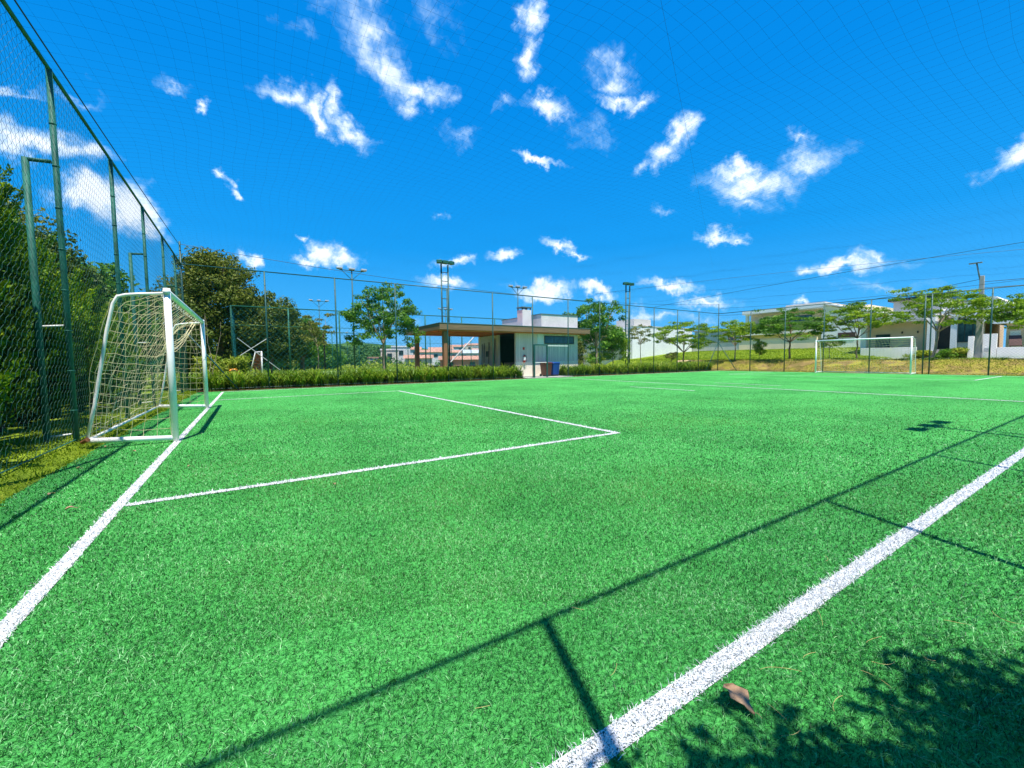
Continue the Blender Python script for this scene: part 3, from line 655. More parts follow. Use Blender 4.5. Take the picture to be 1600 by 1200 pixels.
# ------------------------------------------------------------------ foliage makers
def leaves(mb, C, R, n, size, aspect=.5, up=.35, outward=None, drop=0.0):
    """n leaf faces round each centre; C (k,3), R (k,3) radii"""
    C = np.asarray(C, float); k = len(C); R = np.broadcast_to(np.asarray(R, float), (k, 3))
    d = rng.normal(size=(k, n, 3)); d /= np.linalg.norm(d, axis=2)[..., None]
    rad = rng.random((k, n, 1)) ** .45
    P = (C[:, None] + d * rad * R[:, None]).reshape(-1, 3)
    N = d.reshape(-1, 3) * .7 + rng.normal(size=P.shape) * .6 + [0, 0, up]
    N /= np.linalg.norm(N, axis=1)[:, None]
    t = np.cross(N, rng.normal(size=P.shape)); t /= np.linalg.norm(t, axis=1)[:, None]
    t[:, 2] -= drop; t /= np.linalg.norm(t, axis=1)[:, None]
    b_ = np.cross(N, t); b_ /= np.linalg.norm(b_, axis=1)[:, None]
    s = size * rng.uniform(.6, 1.4, (len(P), 1))
    V = np.stack([P - t * s * .5, P + b_ * s * aspect * .5 + N * s * .08, P + t * s * .5, P - b_ * s * aspect * .5 + N * s * .08], 1).reshape(-1, 3)
    F = np.arange(len(P))[:, None] * 4 + np.arange(4)[None]
    tint = np.repeat(np.clip(np.repeat(rng.random(k), n) * .45 + rng.random(len(P)) * .55, 0, 1), 4)
    return mb.add(V, F, tint)
def limb(mb, a, b_, r0, r1, bend=.1, n=6):
    a = np.array(a, float); b_ = np.array(b_, float); t = np.linspace(0, 1, n)[:, None]
    P = a + (b_ - a) * t; L = np.linalg.norm(b_ - a)
    P += np.sin(t * math.pi) * rng.normal(0, bend * L, 3) + rng.normal(0, .012 * L, P.shape) * (t > 0) * (t < 1)
    mb.tube(P, np.linspace(r0, r1, n), 7, caps=False); return P
def spreading_tree(x, y, z, H, fork, rad, label, leafmat='feather_leaf', barkmat='bark', clumps=60, per=85, leaf=.17, flat=.28, name='spreading_tree', group='young trees beyond the fences', trunk_r=.075, lean=(0, 0), cr=.42, gap=0., low=.45):
    o = thing(name, (x, y, z), label, 'tree', group)
    tr = MB(); top = np.array([x + lean[0], y + lean[1], z + fork])
    limb(tr, (x, y, z - .15), top, trunk_r, trunk_r * .72, .02)
    tips = []; nl = 6
    Hc = H - fork
    for i in range(nl):
        a = 2 * math.pi * (i + rng.random() * .6) / nl; rr = rad * rng.uniform(.45, .7); zz = z + fork + Hc * rng.uniform(.35, .75)
        e = np.array([top[0] + rr * math.cos(a), top[1] + rr * math.sin(a), zz]); P = limb(tr, top, e, trunk_r * .5, trunk_r * .2, .08)
        for j in range(4):
            s0 = P[rng.integers(2, 6)]; a2 = a + rng.normal(0, .7); r2 = rad * rng.uniform(.25, .5)
            e2 = s0 + [r2 * math.cos(a2), r2 * math.sin(a2), Hc * rng.uniform(-.1, .3)]
            limb(tr, s0, e2, trunk_r * .2, trunk_r * .08, .08, 4); tips.append(e2)
    e = top + [rng.normal(0, .15), rng.normal(0, .15), Hc * .8]; limb(tr, top, e, trunk_r * .5, trunk_r * .15, .04); tips.append(e)
    tr.build('trunk', barkmat, o, smooth=True)
    tips = np.array(tips)
    C = []
    while len(C) < clumps:
        u = rng.random(); a = rng.random() * 2 * math.pi; rr = rad * math.sqrt(rng.random()) * (.92 if u > .3 else 1.0)
        q = rr / rad
        ztop = z + H - (H - fork) * .52 * q ** 2; zbot = z + fork + (H - fork) * (low - .38 * q + .10 * rng.random())
        zz = zbot + (ztop - zbot) * rng.random() ** .8
        p = np.array([top[0] + rr * math.cos(a), top[1] + rr * math.sin(a), zz])
        if gap and math.sin(p[0] * 3.1 + p[1] * 1.7) * math.sin(p[2] * 3.3 + 1.2 * p[1]) > 1 - gap: continue
        C.append(p)
    C = np.vstack([np.array(C), tips]); R = np.column_stack([rng.uniform(.7, 1.3, len(C)) * cr] * 2 + [rng.uniform(.7, 1.3, len(C)) * cr * flat])
    mb = MB(); leaves(mb, C, R, per, leaf, .42, .55); mb.build('crown', leafmat, o)
    return o
def dense_tree(x, y, z, H, rx, ry, label, leafmat='dark_leaf', clumps=230, per=90, leaf=.26, base=.12, cr=.75, lowz=.25, name='broadleaf_tree', group='tall trees behind the hedge'):
    o = thing(name, (x, y, z), label, 'tree', group)
    tr = MB(); limb(tr, (x, y, z - .2), (x + .1, y, z + H * .5), .22, .15, .03)
    for i in range(6):
        a = i * 1.05 + rng.random(); limb(tr, (x, y, z + H * rng.uniform(.2, .45)), (x + rx * .65 * math.cos(a), y + ry * .65 * math.sin(a), z + H * rng.uniform(.5, .85)), .11, .03, .06)
    tr.build('trunk', 'bark', o, smooth=True)
    d = rng.normal(size=(clumps, 3)); d[:, 2] = np.abs(d[:, 2]) * 1.0 - lowz; d /= np.linalg.norm(d, axis=1)[:, None]
    rr = rng.uniform(.72, 1.0, (clumps, 1)) * (1 + .16 * np.sin(d[:, :1] * 5 + 2) * np.sin(d[:, 1:2] * 6 + x))
    hc = H * (1 - base) / 2
    C = np.array([x, y, z + base * H + hc * .9]) + d * rr * [rx - cr * .5, ry - cr * .5, hc * 1.05 - cr * .3]
    C[:, 2] = np.maximum(C[:, 2], z + base * H * .6 + .3)
    R = rng.uniform(.65, 1.25, (clumps, 1)) * np.array([[cr, cr, cr * .72]])
    mb = MB(); leaves(mb, C, R, per, leaf, .5, .4)
    mb.build('crown', leafmat, o); return o

# ------------------------------------------------------------------ hedge and trees left of the pitch
def conifer_shrub(x, y, z, H, r, seed):
    o = thing('conifer_shrub', (x, y, z), 'x', 'shrub', 'upright conifers of the hedge left of the pitch')
    tr = MB(); limb(tr, (x, y, z - .1), (x, y, z + H * .8), .07, .02, .02); tr.build('trunk', 'bark', o, smooth=True)
    mb = MB()
    n = 150
    h = rng.random(n) ** .85; a = rng.random(n) * 2 * math.pi
    prof = np.interp(h, [0, .12, .45, .8, 1], [.72, 1, .92, .5, .06]) * (1 + .25 * np.sin(a * 3 + seed + h * 6))
    rr = r * prof * rng.uniform(.6, 1.05, n)
    C = np.column_stack([x + rr * np.cos(a), y + rr * np.sin(a), z + .1 + h * H * .95])
    # each spray is a plume of small upright scales
    k = 340
    u = rng.random((n, k, 1)) ** .8
    outv = np.column_stack([np.cos(a), np.sin(a), np.full(n, 2.0)]); outv += rng.normal(0, .28, outv.shape); outv /= np.linalg.norm(outv, axis=1)[:, None]
    Lp = rng.uniform(.45, .95, (n, 1, 1)) * np.interp(h, [0, 1], [.8, 1.1])[:, None, None]
    P = C[:, None] + outv[:, None] * u * Lp + rng.normal(size=(n, k, 3)) * (.075 * (1 - u * .85))
    P = P.reshape(-1, 3); D = np.repeat(outv, k, 0) + rng.normal(0, .42, P.shape); D /= np.linalg.norm(D, axis=1)[:, None]
    S = np.cross(D, rng.normal(size=P.shape)); S /= np.linalg.norm(S, axis=1)[:, None]
    L = rng.uniform(.03, .065, (len(P), 1)); Wd = L * .26
    V = np.stack([P - S * Wd * .3, P + D * L * .5 - S * Wd, P + D * L, P + D * L * .5 + S * Wd], 1).reshape(-1, 3)
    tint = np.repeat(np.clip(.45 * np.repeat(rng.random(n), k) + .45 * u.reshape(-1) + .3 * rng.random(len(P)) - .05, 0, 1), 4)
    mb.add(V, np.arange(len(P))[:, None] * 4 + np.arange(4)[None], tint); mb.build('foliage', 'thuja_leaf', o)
    return o
protos = [conifer_shrub(-3.3, 6.2, .05, 2.9, .8, 1.0), conifer_shrub(-3.3, 7.4, .05, 2.6, .75, 2.2), conifer_shrub(-3.2, 8.7, .05, 3.2, .8, 3.7)]
spots = [(-3.4, 4.2, 1.1), (-3.5, 5.2, 1.0), (-3.4, 9.9, .85), (-3.5, 11.0, .95), (-3.4, 12.1, .8), (-3.3, 13.2, .8), (-3.4, 14.4, .75), (-3.3, 15.5, .7), (-3.4, 16.7, .72), (-3.5, 17.8, .62)]
places = ['second', 'third', 'fourth']
for i, o in enumerate(protos): o['label'] = ['yellow green conifer behind the left fence, at the left edge of the photo', 'slim conifer behind the left fence, between the brace and its fence post', 'tallest feathery conifer just right of the braced fence post'][i]
labs = ['conifer nearest the camera, partly outside the left edge', 'second nearest conifer of the hedge at the left edge', 'conifer seen just left of the goal behind the fence', 'conifer seen behind the rear frame of the near goal', 'conifer seen through the middle of the near goal net', 'conifer seen through the net beside the near goalpost', 'low conifer seen through the far half of the near goal', 'low conifer seen beside the far goalpost of the near goal', 'small conifer second from the far end of the hedge', 'smallest conifer at the far end of the hedge']
for i, (x, y, s) in enumerate(spots): copy_thing(protos[i % 3], (x, y, .05), labs[i], rz=i * 1.9, s=s)
dense_tree(-6.4, 11.5, 0, 4.9, 2.3, 2.6, 'olive tinted broadleaf tree rising over the conifers at the left edge', 'olive_leaf', 330, 130, .12, cr=.5)
dense_tree(-7.8, 16.5, 0, 6.6, 2.8, 3.0, 'dark tree behind the hedge, second from the left edge', 'dark_leaf', 330, 120, .14, cr=.55)
dense_tree(-6.2, 19.5, 0, 5.8, 2.2, 2.6, 'green layered tree behind the fence posts above the near goal', 'dark_leaf', 300, 120, .14, cr=.5)
dense_tree(-9.5, 25.5, 0, 8.2, 3.6, 3.6, 'broad dark tree behind the left fence, under the big white cloud', 'olive_leaf', 260, 100, .24, cr=.8)
dense_tree(-7.5, 29, 0, 6.6, 3.2, 3.2, 'green tree behind the left fence just before the corner pole', 'mid_leaf', 220, 100, .24, cr=.7)
# dark understory that closes the hedge from behind
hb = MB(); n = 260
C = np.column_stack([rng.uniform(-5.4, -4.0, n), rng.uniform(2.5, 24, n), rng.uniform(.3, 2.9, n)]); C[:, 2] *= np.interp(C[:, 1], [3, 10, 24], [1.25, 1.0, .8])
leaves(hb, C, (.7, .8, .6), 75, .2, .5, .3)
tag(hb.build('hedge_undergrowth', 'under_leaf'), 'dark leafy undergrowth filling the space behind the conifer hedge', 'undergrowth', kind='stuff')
# big dark tree beyond the corner
dense_tree(-1.9, 38, -.2, 9.9, 3.3, 3.2, 'biggest dark tree beyond the far left corner, touching the net cable', 'olive_leaf', 420, 130, .22, cr=.75, base=.04, lowz=.6, group='big trees beyond the far left corner')
dense_tree(1.4, 40, -.2, 7.2, 2.9, 2.8, 'rounded tree right of the biggest tree beyond the far left corner', 'dark_leaf', 320, 130, .2, cr=.65, base=.04, lowz=.6, group='big trees beyond the far left corner')
dense_tree(-4.6, 35, -.2, 6.5, 2.4, 2.6, 'tree behind the corner of the left fence, left of the biggest tree', 'dark_leaf', 230, 100, .26, cr=.7, base=.04, lowz=.6, group='big trees beyond the far left corner')
dense_tree(3.5, 58, -.4, 5.2, 3.2, 3, 'light green tree behind the basketball hoop of the second court', 'mid_leaf', 200, 90, .3, cr=.8, base=.05, lowz=.6, group='trees behind the second court')
dense_tree(8.2, 66, -.5, 4.4, 3.6, 3, 'low rounded tree behind the far side of the second court', 'mid_leaf', 200, 90, .32, cr=.8, base=.05, lowz=.6, group='trees behind the second court')
dense_tree(4.1, 43, -.2, 5.6, 2.3, 2.2, 'lowest of the big trees, reaching right towards the second court', 'mid_leaf', 200, 120, .2, cr=.55, base=.05, lowz=.3, group='big trees beyond the far left corner')
# leafy bush at the corner
bs = thing('ornamental_bush', (-1.15, 22.4, 0), 'bright yellow green bush with long leaves in the far left corner', 'bush')
mb = MB(); leaves(mb, np.column_stack([rng.uniform(-2.1, -.1, 60), rng.uniform(21.7, 23.2, 60), rng.uniform(.35, 1.35, 60)]), (.28, .28, .2), 45, .22, .3, .4, drop=.3)
mb.build('foliage', 'bright_leaf', bs); st = MB()
for q in range(5): limb(st, (-1.15, 22.4, 0), (-1.15 + rng.normal(0, .4), 22.4 + rng.normal(0, .3), 1.0), .03, .012, .05)
st.build('stem', 'bark', bs)
# bare shrub against the corner
bs = thing('bare_shrub', (-1.55, 21.2, 0), 'thin leafless shrub with upright twigs beside the far goalpost of the near goal', 'shrub')
st = MB()
for q in range(7): limb(st, (-1.5, 21.2, 0), (-1.6 + rng.normal(0, .35), 21.2 + rng.normal(0, .2), rng.uniform(2.2, 3.4)), .016, .005, .06)
st.build('twigs', 'pale_bark', bs, smooth=True)

# verge grass beside the turf, left
n = 26000; P = np.column_stack([rng.uniform(-2.95, -1.78, n), rng.uniform(.5, 20.2, n) ** 1.0]); P[:, 0] += .05 * np.sin(P[:, 1] * 3)
tag(blades(P, ground_h(P[:, 0], P[:, 1]) - .01, rng.uniform(.05, .12, n), rng.uniform(.006, .014, n), .8).build('verge_grass', 'lawn_blade'), 'yellow green grass strip between the turf edge and the left fence', 'grass', kind='stuff')
# grass on the bank and the lawn above it
n = 60000; P = np.column_stack([33.8 + 3.3 * rng.random(n), rng.uniform(-6, 24, n)]); k = (np.sin(P[:, 0] * 2.1 + np.sin(P[:, 1] * .9) * 2) * np.sin(P[:, 1] * 1.3 + P[:, 0]) > -.5); P = P[k]; n = len(P)
tag(blades(P, ground_h(P[:, 0], P[:, 1]) - .01, rng.uniform(.05, .13, n), rng.uniform(.012, .03, n), .9).build('bank_grass', 'bank_blade'), 'dry ochre grass on the bank behind the distant goal', 'grass', kind='stuff')
n = 70000; P = np.column_stack([37.2 + 19 * rng.random(n) ** 1.3, rng.uniform(5, 36, n)]); k = (P[:, 1] > 12.5) | (P[:, 0] < 38.6); P = P[k]; n = len(P)
tag(blades(P, ground_h(P[:, 0], P[:, 1]) - .01, rng.uniform(.08, .22, n), rng.uniform(.02, .045, n), .8).build('lawn_grass', 'lawn_blade'), 'bright yellow green lawn on the slope between the fence and the houses', 'grass', kind='stuff')
n = 45000; P = np.column_stack([rng.uniform(-4, 34, n), 22 + 42 * rng.random(n) ** 1.1]); k = ~((P[:, 0] > 8.5) & (P[:, 0] < 21) & (P[:, 1] < 28.6)) & ~((P[:, 0] > -1) & (P[:, 0] < 30.2) & (P[:, 1] > 29.5) & (P[:, 1] < 52)); P = P[k]; n = len(P)
tag(blades(P, ground_h(P[:, 0], P[:, 1]) - .01, rng.uniform(.1, .3, n), rng.uniform(.02, .05, n), .7).build('meadow_grass', 'lawn_blade'), 'tall yellow green grass of the open ground beyond the far fence', 'grass', kind='stuff')

# strap-leaved planting along the far fence
def strap_planting(x0, x1, y0, y1, per_m, label, hmul=1):
    nc = int((x1 - x0) * per_m * 1.0); cx = rng.uniform(x0, x1, nc); cy = rng.uniform(y0, y1, nc); hh = rng.uniform(.42, .88, nc) * hmul
    m_ = 28; X = np.repeat(cx, m_) + rng.normal(0, .05, nc * m_); Y = np.repeat(cy, m_) + rng.normal(0, .05, nc * m_); Hh = np.repeat(hh, m_) * rng.uniform(.6, 1.15, nc * m_)
    a = rng.random(nc * m_) * 2 * math.pi; sp = rng.uniform(.15, 1.05, nc * m_) * Hh
    t = np.array([0, .35, .7, 1.0]); zz = np.array([0, .5, .86, .9]); xx = np.array([0, .2, .62, 1.15])
    tc_ = np.repeat(rng.random(nc), m_); V = []
    ww = rng.uniform(.010, .021, nc * m_)
    droop = rng.uniform(.55, 1.15, nc * m_)
    for k_ in range(4):
        px = X + np.cos(a) * sp * xx[k_]; py = Y + np.sin(a) * sp * xx[k_]; pz = Hh * zz[k_] * (1 if k_ < 3 else droop)
        wk = ww * [1, 1.2, .9, .15][k_]
        V += [np.column_stack([px - np.sin(a) * wk, py + np.cos(a) * wk, pz]), np.column_stack([px + np.sin(a) * wk, py - np.cos(a) * wk, pz])]
    V = np.stack(V, 1).reshape(-1, 3); o = np.arange(nc * m_)[:, None] * 8
    F = np.vstack([o + np.array([[0, 1, 3, 2]]), o + np.array([[2, 3, 5, 4]]), o + np.array([[4, 5, 7, 6]])])
    tag(MB().add(V, F, np.repeat(np.clip(tc_ * .5 + .5 * rng.random(nc * m_), 0, 1), 8)).build('strap_leaf_planting', 'strap_leaf'), label, 'planting', kind='stuff')
strap_planting(-1.7, 13.9, 20.5, 21.6, 26, 'strap leaved plants along the far fence left of the pavilion wall')
strap_planting(17.3, 33.2, 20.6, 21.8, 26, 'strap leaved plants along the far fence right of the bins')
strap_planting(-3.3, -1.9, 20.6, 22, 26, 'strap leaved plants behind the far left corner post', .9)
# white flowers among the plants
for i in range(26):
    x = random.choice([random.uniform(-1, 13.5), random.uniform(17.5, 33)]); y = random.uniform(20.6, 21.3); z = random.uniform(.25, .6)
    mb = MB()
    for q in range(5):
        a = q * 1.257; c_, s_ = math.cos(a), math.sin(a)
        mb.add([[x, y, z], [x + .03 * c_ - .014 * s_, y + .03 * s_ + .014 * c_, z + .012], [x + .05 * c_, y + .05 * s_, z + .004], [x + .03 * c_ + .014 * s_, y + .03 * s_ - .014 * c_, z + .012]], np.array([[0, 1, 2, 3]]))
    mb.tube([[x, y, z], [x + .01, y, z * .5], [x, y, 0.02]], .003, 4)
    tag(mb.build('white_flower', 'old_white_paint'), 'small white flower among the strap leaved plants by the far fence', 'flower', 'white flowers in the planting bed')

# ------------------------------------------------------------------ pavilion and kiosk
pv = thing('pavilion', (14.5, 24.5, 0), 'timber roofed pavilion with open left side and a grey kiosk under its right end', 'pavilion')
zf0, zf1 = 2.86, 3.21
MB().box(8.95, 20.15, 21.6, 21.68, zf0, zf1).build('fascia', 'wood_beam', pv, bevel=.006)
MB().box(8.95, 20.15, 27.72, 27.8, zf0, zf1).build('fascia', 'wood_red', pv, bevel=.006)
MB().box(8.95, 9.03, 21.683, 27.717, zf0, zf1).build('fascia', 'wood_beam', pv, bevel=.006)
MB().box(20.07, 20.15, 21.683, 27.717, zf0, zf1).build('fascia', 'wood_beam', pv, bevel=.006)
roof = MB()
for x in np.arange(9.6, 20.4, .62): roof.box(x - .58, x - .04, 21.683, 27.717, zf1 - .07, zf1 - .015)
roof.build('roof_slats', 'wood_red', pv)
fl_ = MB(); fl_.box(8.93, 20.17, 21.58, 21.7, zf1 + .002, zf1 + .03).box(8.93, 20.17, 27.7, 27.82, zf1 + .002, zf1 + .03).box(8.93, 9.05, 21.701, 27.699, zf1 + .002, zf1 + .03).box(14.2, 20.17, 21.701, 27.699, zf1 + .003, zf1 + .028)
fl_.build('roof_flashing', 'grey_metal', pv)
for i, x in enumerate(np.arange(9.6, 20, .62)): MB().box(x - .04, x + .04, 21.69, 27.71, zf0 + .05, zf1 - .075).build('joist', 'wood_red', pv)
for y in (21.98, 24.8, 26.7): MB().box(9.035, 20.06, y - .06, y + .06, zf0 - .06, zf0 + .045).build('beam', 'wood_red', pv)
for (x, y) in ((9.42, 21.98), (9.42, 26.7)):
    MB().box(x - .13, x + .13, y - .13, y + .13, 0, zf0 - .065).build('post', 'wood_post', pv, bevel=.01)
# kiosk
KX0, KX1, KY0, KY1, KH = 14.4, 19.62, 22.3, 27.4, 2.83
MB().box(KX0, KX1, KY0, KY0 + .15, 1.0, KH).build('front_wall', 'board_cladding', pv)
MB().box(KX0 - .012, KX1 + .012, KY0 - .014, KY0 + .152, 0, .998).build('wainscot', 'cream_stucco', pv)
MB().box(KX1 - .15, KX1, KY0 + .153, KY1, 0, KH).build('side_wall', 'board_cladding', pv)
MB().box(KX0, KX0 + .14, 24.5, KY1, 0, KH).build('side_wall', 'cream_stucco', pv)
MB().box(KX0 + .143, KX1 - .153, KY1 - .15, KY1, 0, KH).build('rear_wall', 'painted_dark_room', pv)
MB().box(KX0 + .15, KX1 - .16, KY0 + .16, KY1 - .16, KH - .06, KH - .01).build('ceiling', 'painted_dark_room', pv)
MB().box(16.46, KX1, KY0 + .004, KY1, zf1 + .033, 4.12).build('parapet', 'lilac_stucco', pv, bevel=.01)
MB().box(16.43, KX1 + .03, KY0 - .03, KY1 + .03, 4.123, 4.165).build('parapet_cap', 'grey_metal', pv)
ch = MB().box(15.32, 16.03, 22.85, 23.5, zf1 + .033, 4.42).build('chimney', 'lilac_stucco', pv, bevel=.008)
MB().box(15.28, 16.07, 22.81, 23.54, 4.56, 4.62).build('chimney_cap', 'grey_metal', ch)
for (x, y) in ((15.35, 22.88), (15.97, 22.88), (15.35, 23.44), (15.97, 23.44), (15.66, 22.88)): MB().box(x - .03, x + .03, y - .03, y + .03, 4.42, 4.56).build('cap_leg', 'dark_frame', ch)
wd = MB()
wx0, wx1, wz0, wz1 = 16.68, 19.26, 2.16, 2.70
wd.box(wx0, wx1, 22.27, 22.297, wz0, wz0 + .06).box(wx0, wx1, 22.27, 22.297, wz1 - .06, wz1).box(wx0, wx0 + .06, 22.271, 22.297, wz0 + .061, wz1 - .061).box(wx1 - .06, wx1, 22.271, 22.297, wz0 + .061, wz1 - .061)
for x in (17.5, 18.7): wd.box(x - .02, x + .02, 22.272, 22.297, wz0 + .061, wz1 - .061)
wf = wd.build('window', 'dark_frame', pv)
MB().box(wx0 + .061, wx1 - .061, 22.285, 22.295, wz0 + .061, wz1 - .061).build('pane', 'glass', wf)
# leaning boards and niches of the side wall
for y, h_ in ((24.8, 2.6), (25.6, 2.7), (26.3, 2.65), (26.6, 2.6)): MB().slab([(14.2, y - .06, .1), (14.2, y + .06, .1), (14.36, y + .16, h_), (14.36, y + .04, h_)], .02).build('leaning_board', 'brown_metal', pv)
MB().box(14.34, 14.398, 25.5, 26.9, 2.1, 2.8).build('wall_cabinet', 'old_white_paint', pv, bevel=.01)
MB().box(14.36, 14.398, 25.9, 26.2, 1.35, 1.75).build('switch_box', 'dark_frame', pv)
MB().box(14.5, 14.9, 22.5, 23.9, 0, .95).build('counter', 'brown_metal', pv)
# things at the kiosk
t = tag(MB().box(16.08, 16.58, 22.255, 22.283, 2.03, 2.86).build('notice_board', 'white_paint', bevel=.004), 'blank white panel on the kiosk wall left of the window', 'panel')
fe = thing('fire_extinguisher', (15.0, 22.22, .95), 'red and white fire extinguisher hung on the grey kiosk wall', 'fire extinguisher')
MB().tube([[15, 22.2, .95], [15, 22.2, .98], [15, 22.2, 1.3], [15, 22.2, 1.37], [15, 22.2, 1.4]], [.05, .085, .085, .06, .03], 14).build('cylinder', 'red_paint', fe, smooth=True)
MB().tube([[15, 22.2, 1.08], [15, 22.2, 1.3]], .087, 14, caps=False).build('paper_label', 'white_paint', fe, smooth=True)
MB().box(14.96, 15.06, 22.17, 22.22, 1.4, 1.44).build('handle', 'rubber', fe)
MB().tube([[15.05, 22.18, 1.42], [15.14, 22.15, 1.3], [15.13, 22.14, 1.05], [15.1, 22.14, .95]], .012, 6).build('hose', 'rubber', fe, smooth=True)
sg = thing('wall_sign', (15.0, 22.28, 1.78), 'small red arrow shaped sign above the fire extinguisher', 'sign')
MB().box(14.93, 15.07, 22.272, 22.285, 1.76, 1.92).build('sign_plate', 'red_paint', sg)
def bin_(x, y, mat, label):
    r = thing('rubbish_bin', (x, y, 0), label, 'bin', 'bins by the gate')
    v = [[x - .23, y - .26, .12], [x + .23, y - .26, .12], [x + .23, y + .2, .12], [x - .23, y + .2, .12], [x - .28, y - .33, .86], [x + .28, y - .33, .86], [x + .28, y + .28, .86], [x - .28, y + .28, .86]]
    MB().add(v, np.array([[0, 3, 2, 1], [4, 5, 6, 7], [0, 1, 5, 4], [1, 2, 6, 5], [2, 3, 7, 6], [3, 0, 4, 7]])).build('body', mat, r, bevel=.03)
    MB().add([[x - .3, y - .36, .863], [x + .3, y - .36, .863], [x + .3, y + .3, .863], [x - .3, y + .3, .863], [x - .26, y - .3, .93], [x + .26, y - .3, .93], [x + .26, y + .27, .96], [x - .26, y + .27, .96]],
             np.array([[0, 3, 2, 1], [4, 5, 6, 7], [0, 1, 5, 4], [1, 2, 6, 5], [2, 3, 7, 6], [3, 0, 4, 7]])).build('lid', mat, r, bevel=.02)
    MB().tube([[x - .26, y + .36, .9], [x + .26, y + .36, .9]], .018, 8).build('handle', mat, r, smooth=True)
    for s in (-.24, .24): MB().tube([[x + s - .03, y + .22, .1], [x + s + .03, y + .22, .1]], .1, 14).build('wheel', 'rubber', r, smooth=True)
    MB().box(x - .2, x + .2, y - .25, y + .1, 0, .117).build('foot', 'rubber', r)
bin_(16.12, 21.4, 'bin_brown', 'dark brown wheeled bin left of the blue one by the gate')
bin_(16.75, 21.4, 'bin_blue', 'blue wheeled bin beside the kiosk wall')
structure(MB().box(13.8, 17.4, 20.15, 22.28, -.02, .035).build('paved_entrance', 'concrete'))
def picnic(x, y, label, w_=1.7):
    r = thing('picnic_table', (x, y, 0), label, 'table', 'dark tables under the pavilion')
    MB().box(x - w_ / 2, x + w_ / 2, y - .38, y + .38, .73, .78).build('table_top', 'brown_metal', r, bevel=.01)
    for s in (-1, 1):
        MB().box(x + s * (w_ / 2 - .25) - .05, x + s * (w_ / 2 - .25) + .05, y - .3, y + .3, .05, .727).build('leg', 'brown_metal', r)
        MB().box(x - w_ / 2, x + w_ / 2, y + s * .72 - .14, y + s * .72 + .14, .43, .47).build('bench_seat', 'brown_metal', r, bevel=.01)
        for q in (-1, 1): MB().box(x + q * (w_ / 2 - .2) - .03, x + q * (w_ / 2 - .2) + .03, y + s * .72 - .12, y + s * .72 + .12, .05, .427).build('bench_leg', 'brown_metal', r)
picnic(11.9, 24.2, 'dark picnic table under the open part of the pavilion roof')
picnic(13.3, 25.9, 'dark picnic table beside the kiosk side wall')
picnic(10.9, 26.4, 'dark picnic table near the rear left roof post', 1.5)

# ------------------------------------------------------------------ second court
top2 = lambda x, y: 4.5
def court_fence(A, B, step, label, mids=(3.37,), r=.0042, p=.16):
    L = math.dist(A, B); return fence(A, B, list(np.arange(0, L + .01, step)), p, r, label, .045, wire='court_wire', top=top2, mids=mids, group='fences of the second court', paint='grey_metal' if False else 'fence_paint')
court_fence((-.85, 29.7), (29.15, 29.7), 3.0, 'blue green court fence running behind the pavilion')
cf = court_fence((-.85, 29.7), (-.85, 52), 2.79, 'blue green court fence seen almost edge on beside the big dark tree', (1.4, 3.37), .006, .09)
court_fence((-.85, 52), (29.15, 52), 3.0, 'blue green fence on the far side of the second court')
court_fence((29.15, 29.7), (29.15, 52), 2.79, 'blue green court fence at the right end of the second court')
for a, b_ in (((-.6, 29.66, 2.6), (1.6, 29.66, .6)), ((-.5, 29.66, 1.55), (.95, 29.66, 2.6))): MB().tube([a, b_], .025, 6).build('cross_brace', 'lamp_metal', cf)
MB().tube([(12.6, 29.6, .5), (15.2, 29.6, 3.0)], .05, 6).build('cross_brace', 'lamp_metal', cf)
bb = thing('basketball_hoop', (1.5, 40, 0), 'white basketball backboard on a pole on the second court', 'basketball hoop')
MB().tube([[1.45, 40.6, 0], [1.45, 40.6, 2.6], [1.5, 40.1, 3.1]], .07, 8).build('pole', 'old_white_paint', bb, smooth=True)
MB().box(1.1, 1.9, 40.02, 40.06, 2.75, 3.65, rz=1.15).build('backboard', 'white_paint', bb)
a = np.linspace(0, 2 * math.pi, 14); MB().tube(np.column_stack([1.95 + .22 * np.cos(a), 39.75 + .22 * np.sin(a), np.full(14, 2.9)]), .014, 5).build('rim', 'red_paint', bb)
MB().wires(np.column_stack([1.95 + .22 * np.cos(a), 39.75 + .22 * np.sin(a), np.full(14, 2.9)]), np.column_stack([1.95 + .13 * np.cos(a + .5), 39.75 + .13 * np.sin(a + .5), np.full(14, 2.5)]), .008).build('hoop_net', 'goal_cord', bb)
g2 = thing('futsal_goal', (.55, 36, 0), 'small white goal with brown net on the second court', 'goal')
for y in (35.2, 38.2):
    MB().tube([[.72, y, 0], [.72, y, 1.9]], .05, 8).build('goalpost', 'white_paint', g2, smooth=True)
    MB().tube([[.72, y, 1.9], [.35, y, 1.88], [-.1, y, .05]], .04, 8).build('rear_support', 'white_paint', g2, smooth=True)
MB().tube([[.72, 35.2, 1.9], [.72, 38.2, 1.9]], .05, 8).build('crossbar', 'white_paint', g2, smooth=True)
P, Q = [], []
for y in (35.2, 38.2):
    for i in range(9):
        z = 1.85 - i * .2; P.append([.7, y, z]); Q.append([.33 - (1.88 - z) * .235, y, z])
        u = i / 8; P.append([.7 - .36 * u, y, 1.88]); Q.append([.7 - .78 * u, y, .06])
for i in range(16):
    y = 35.2 + i * .2; P.append([.35, y, 1.88]); Q.append([-.1, y, .05])
for i in range(9): z = 1.85 - i * .2; P.append([.33 - (1.88 - z) * .235, 35.2, z]); Q.append([.33 - (1.88 - z) * .235, 38.2, z])
MB().wires(np.array(P), np.array(Q), .012).build('goal_net', 'rust', g2)
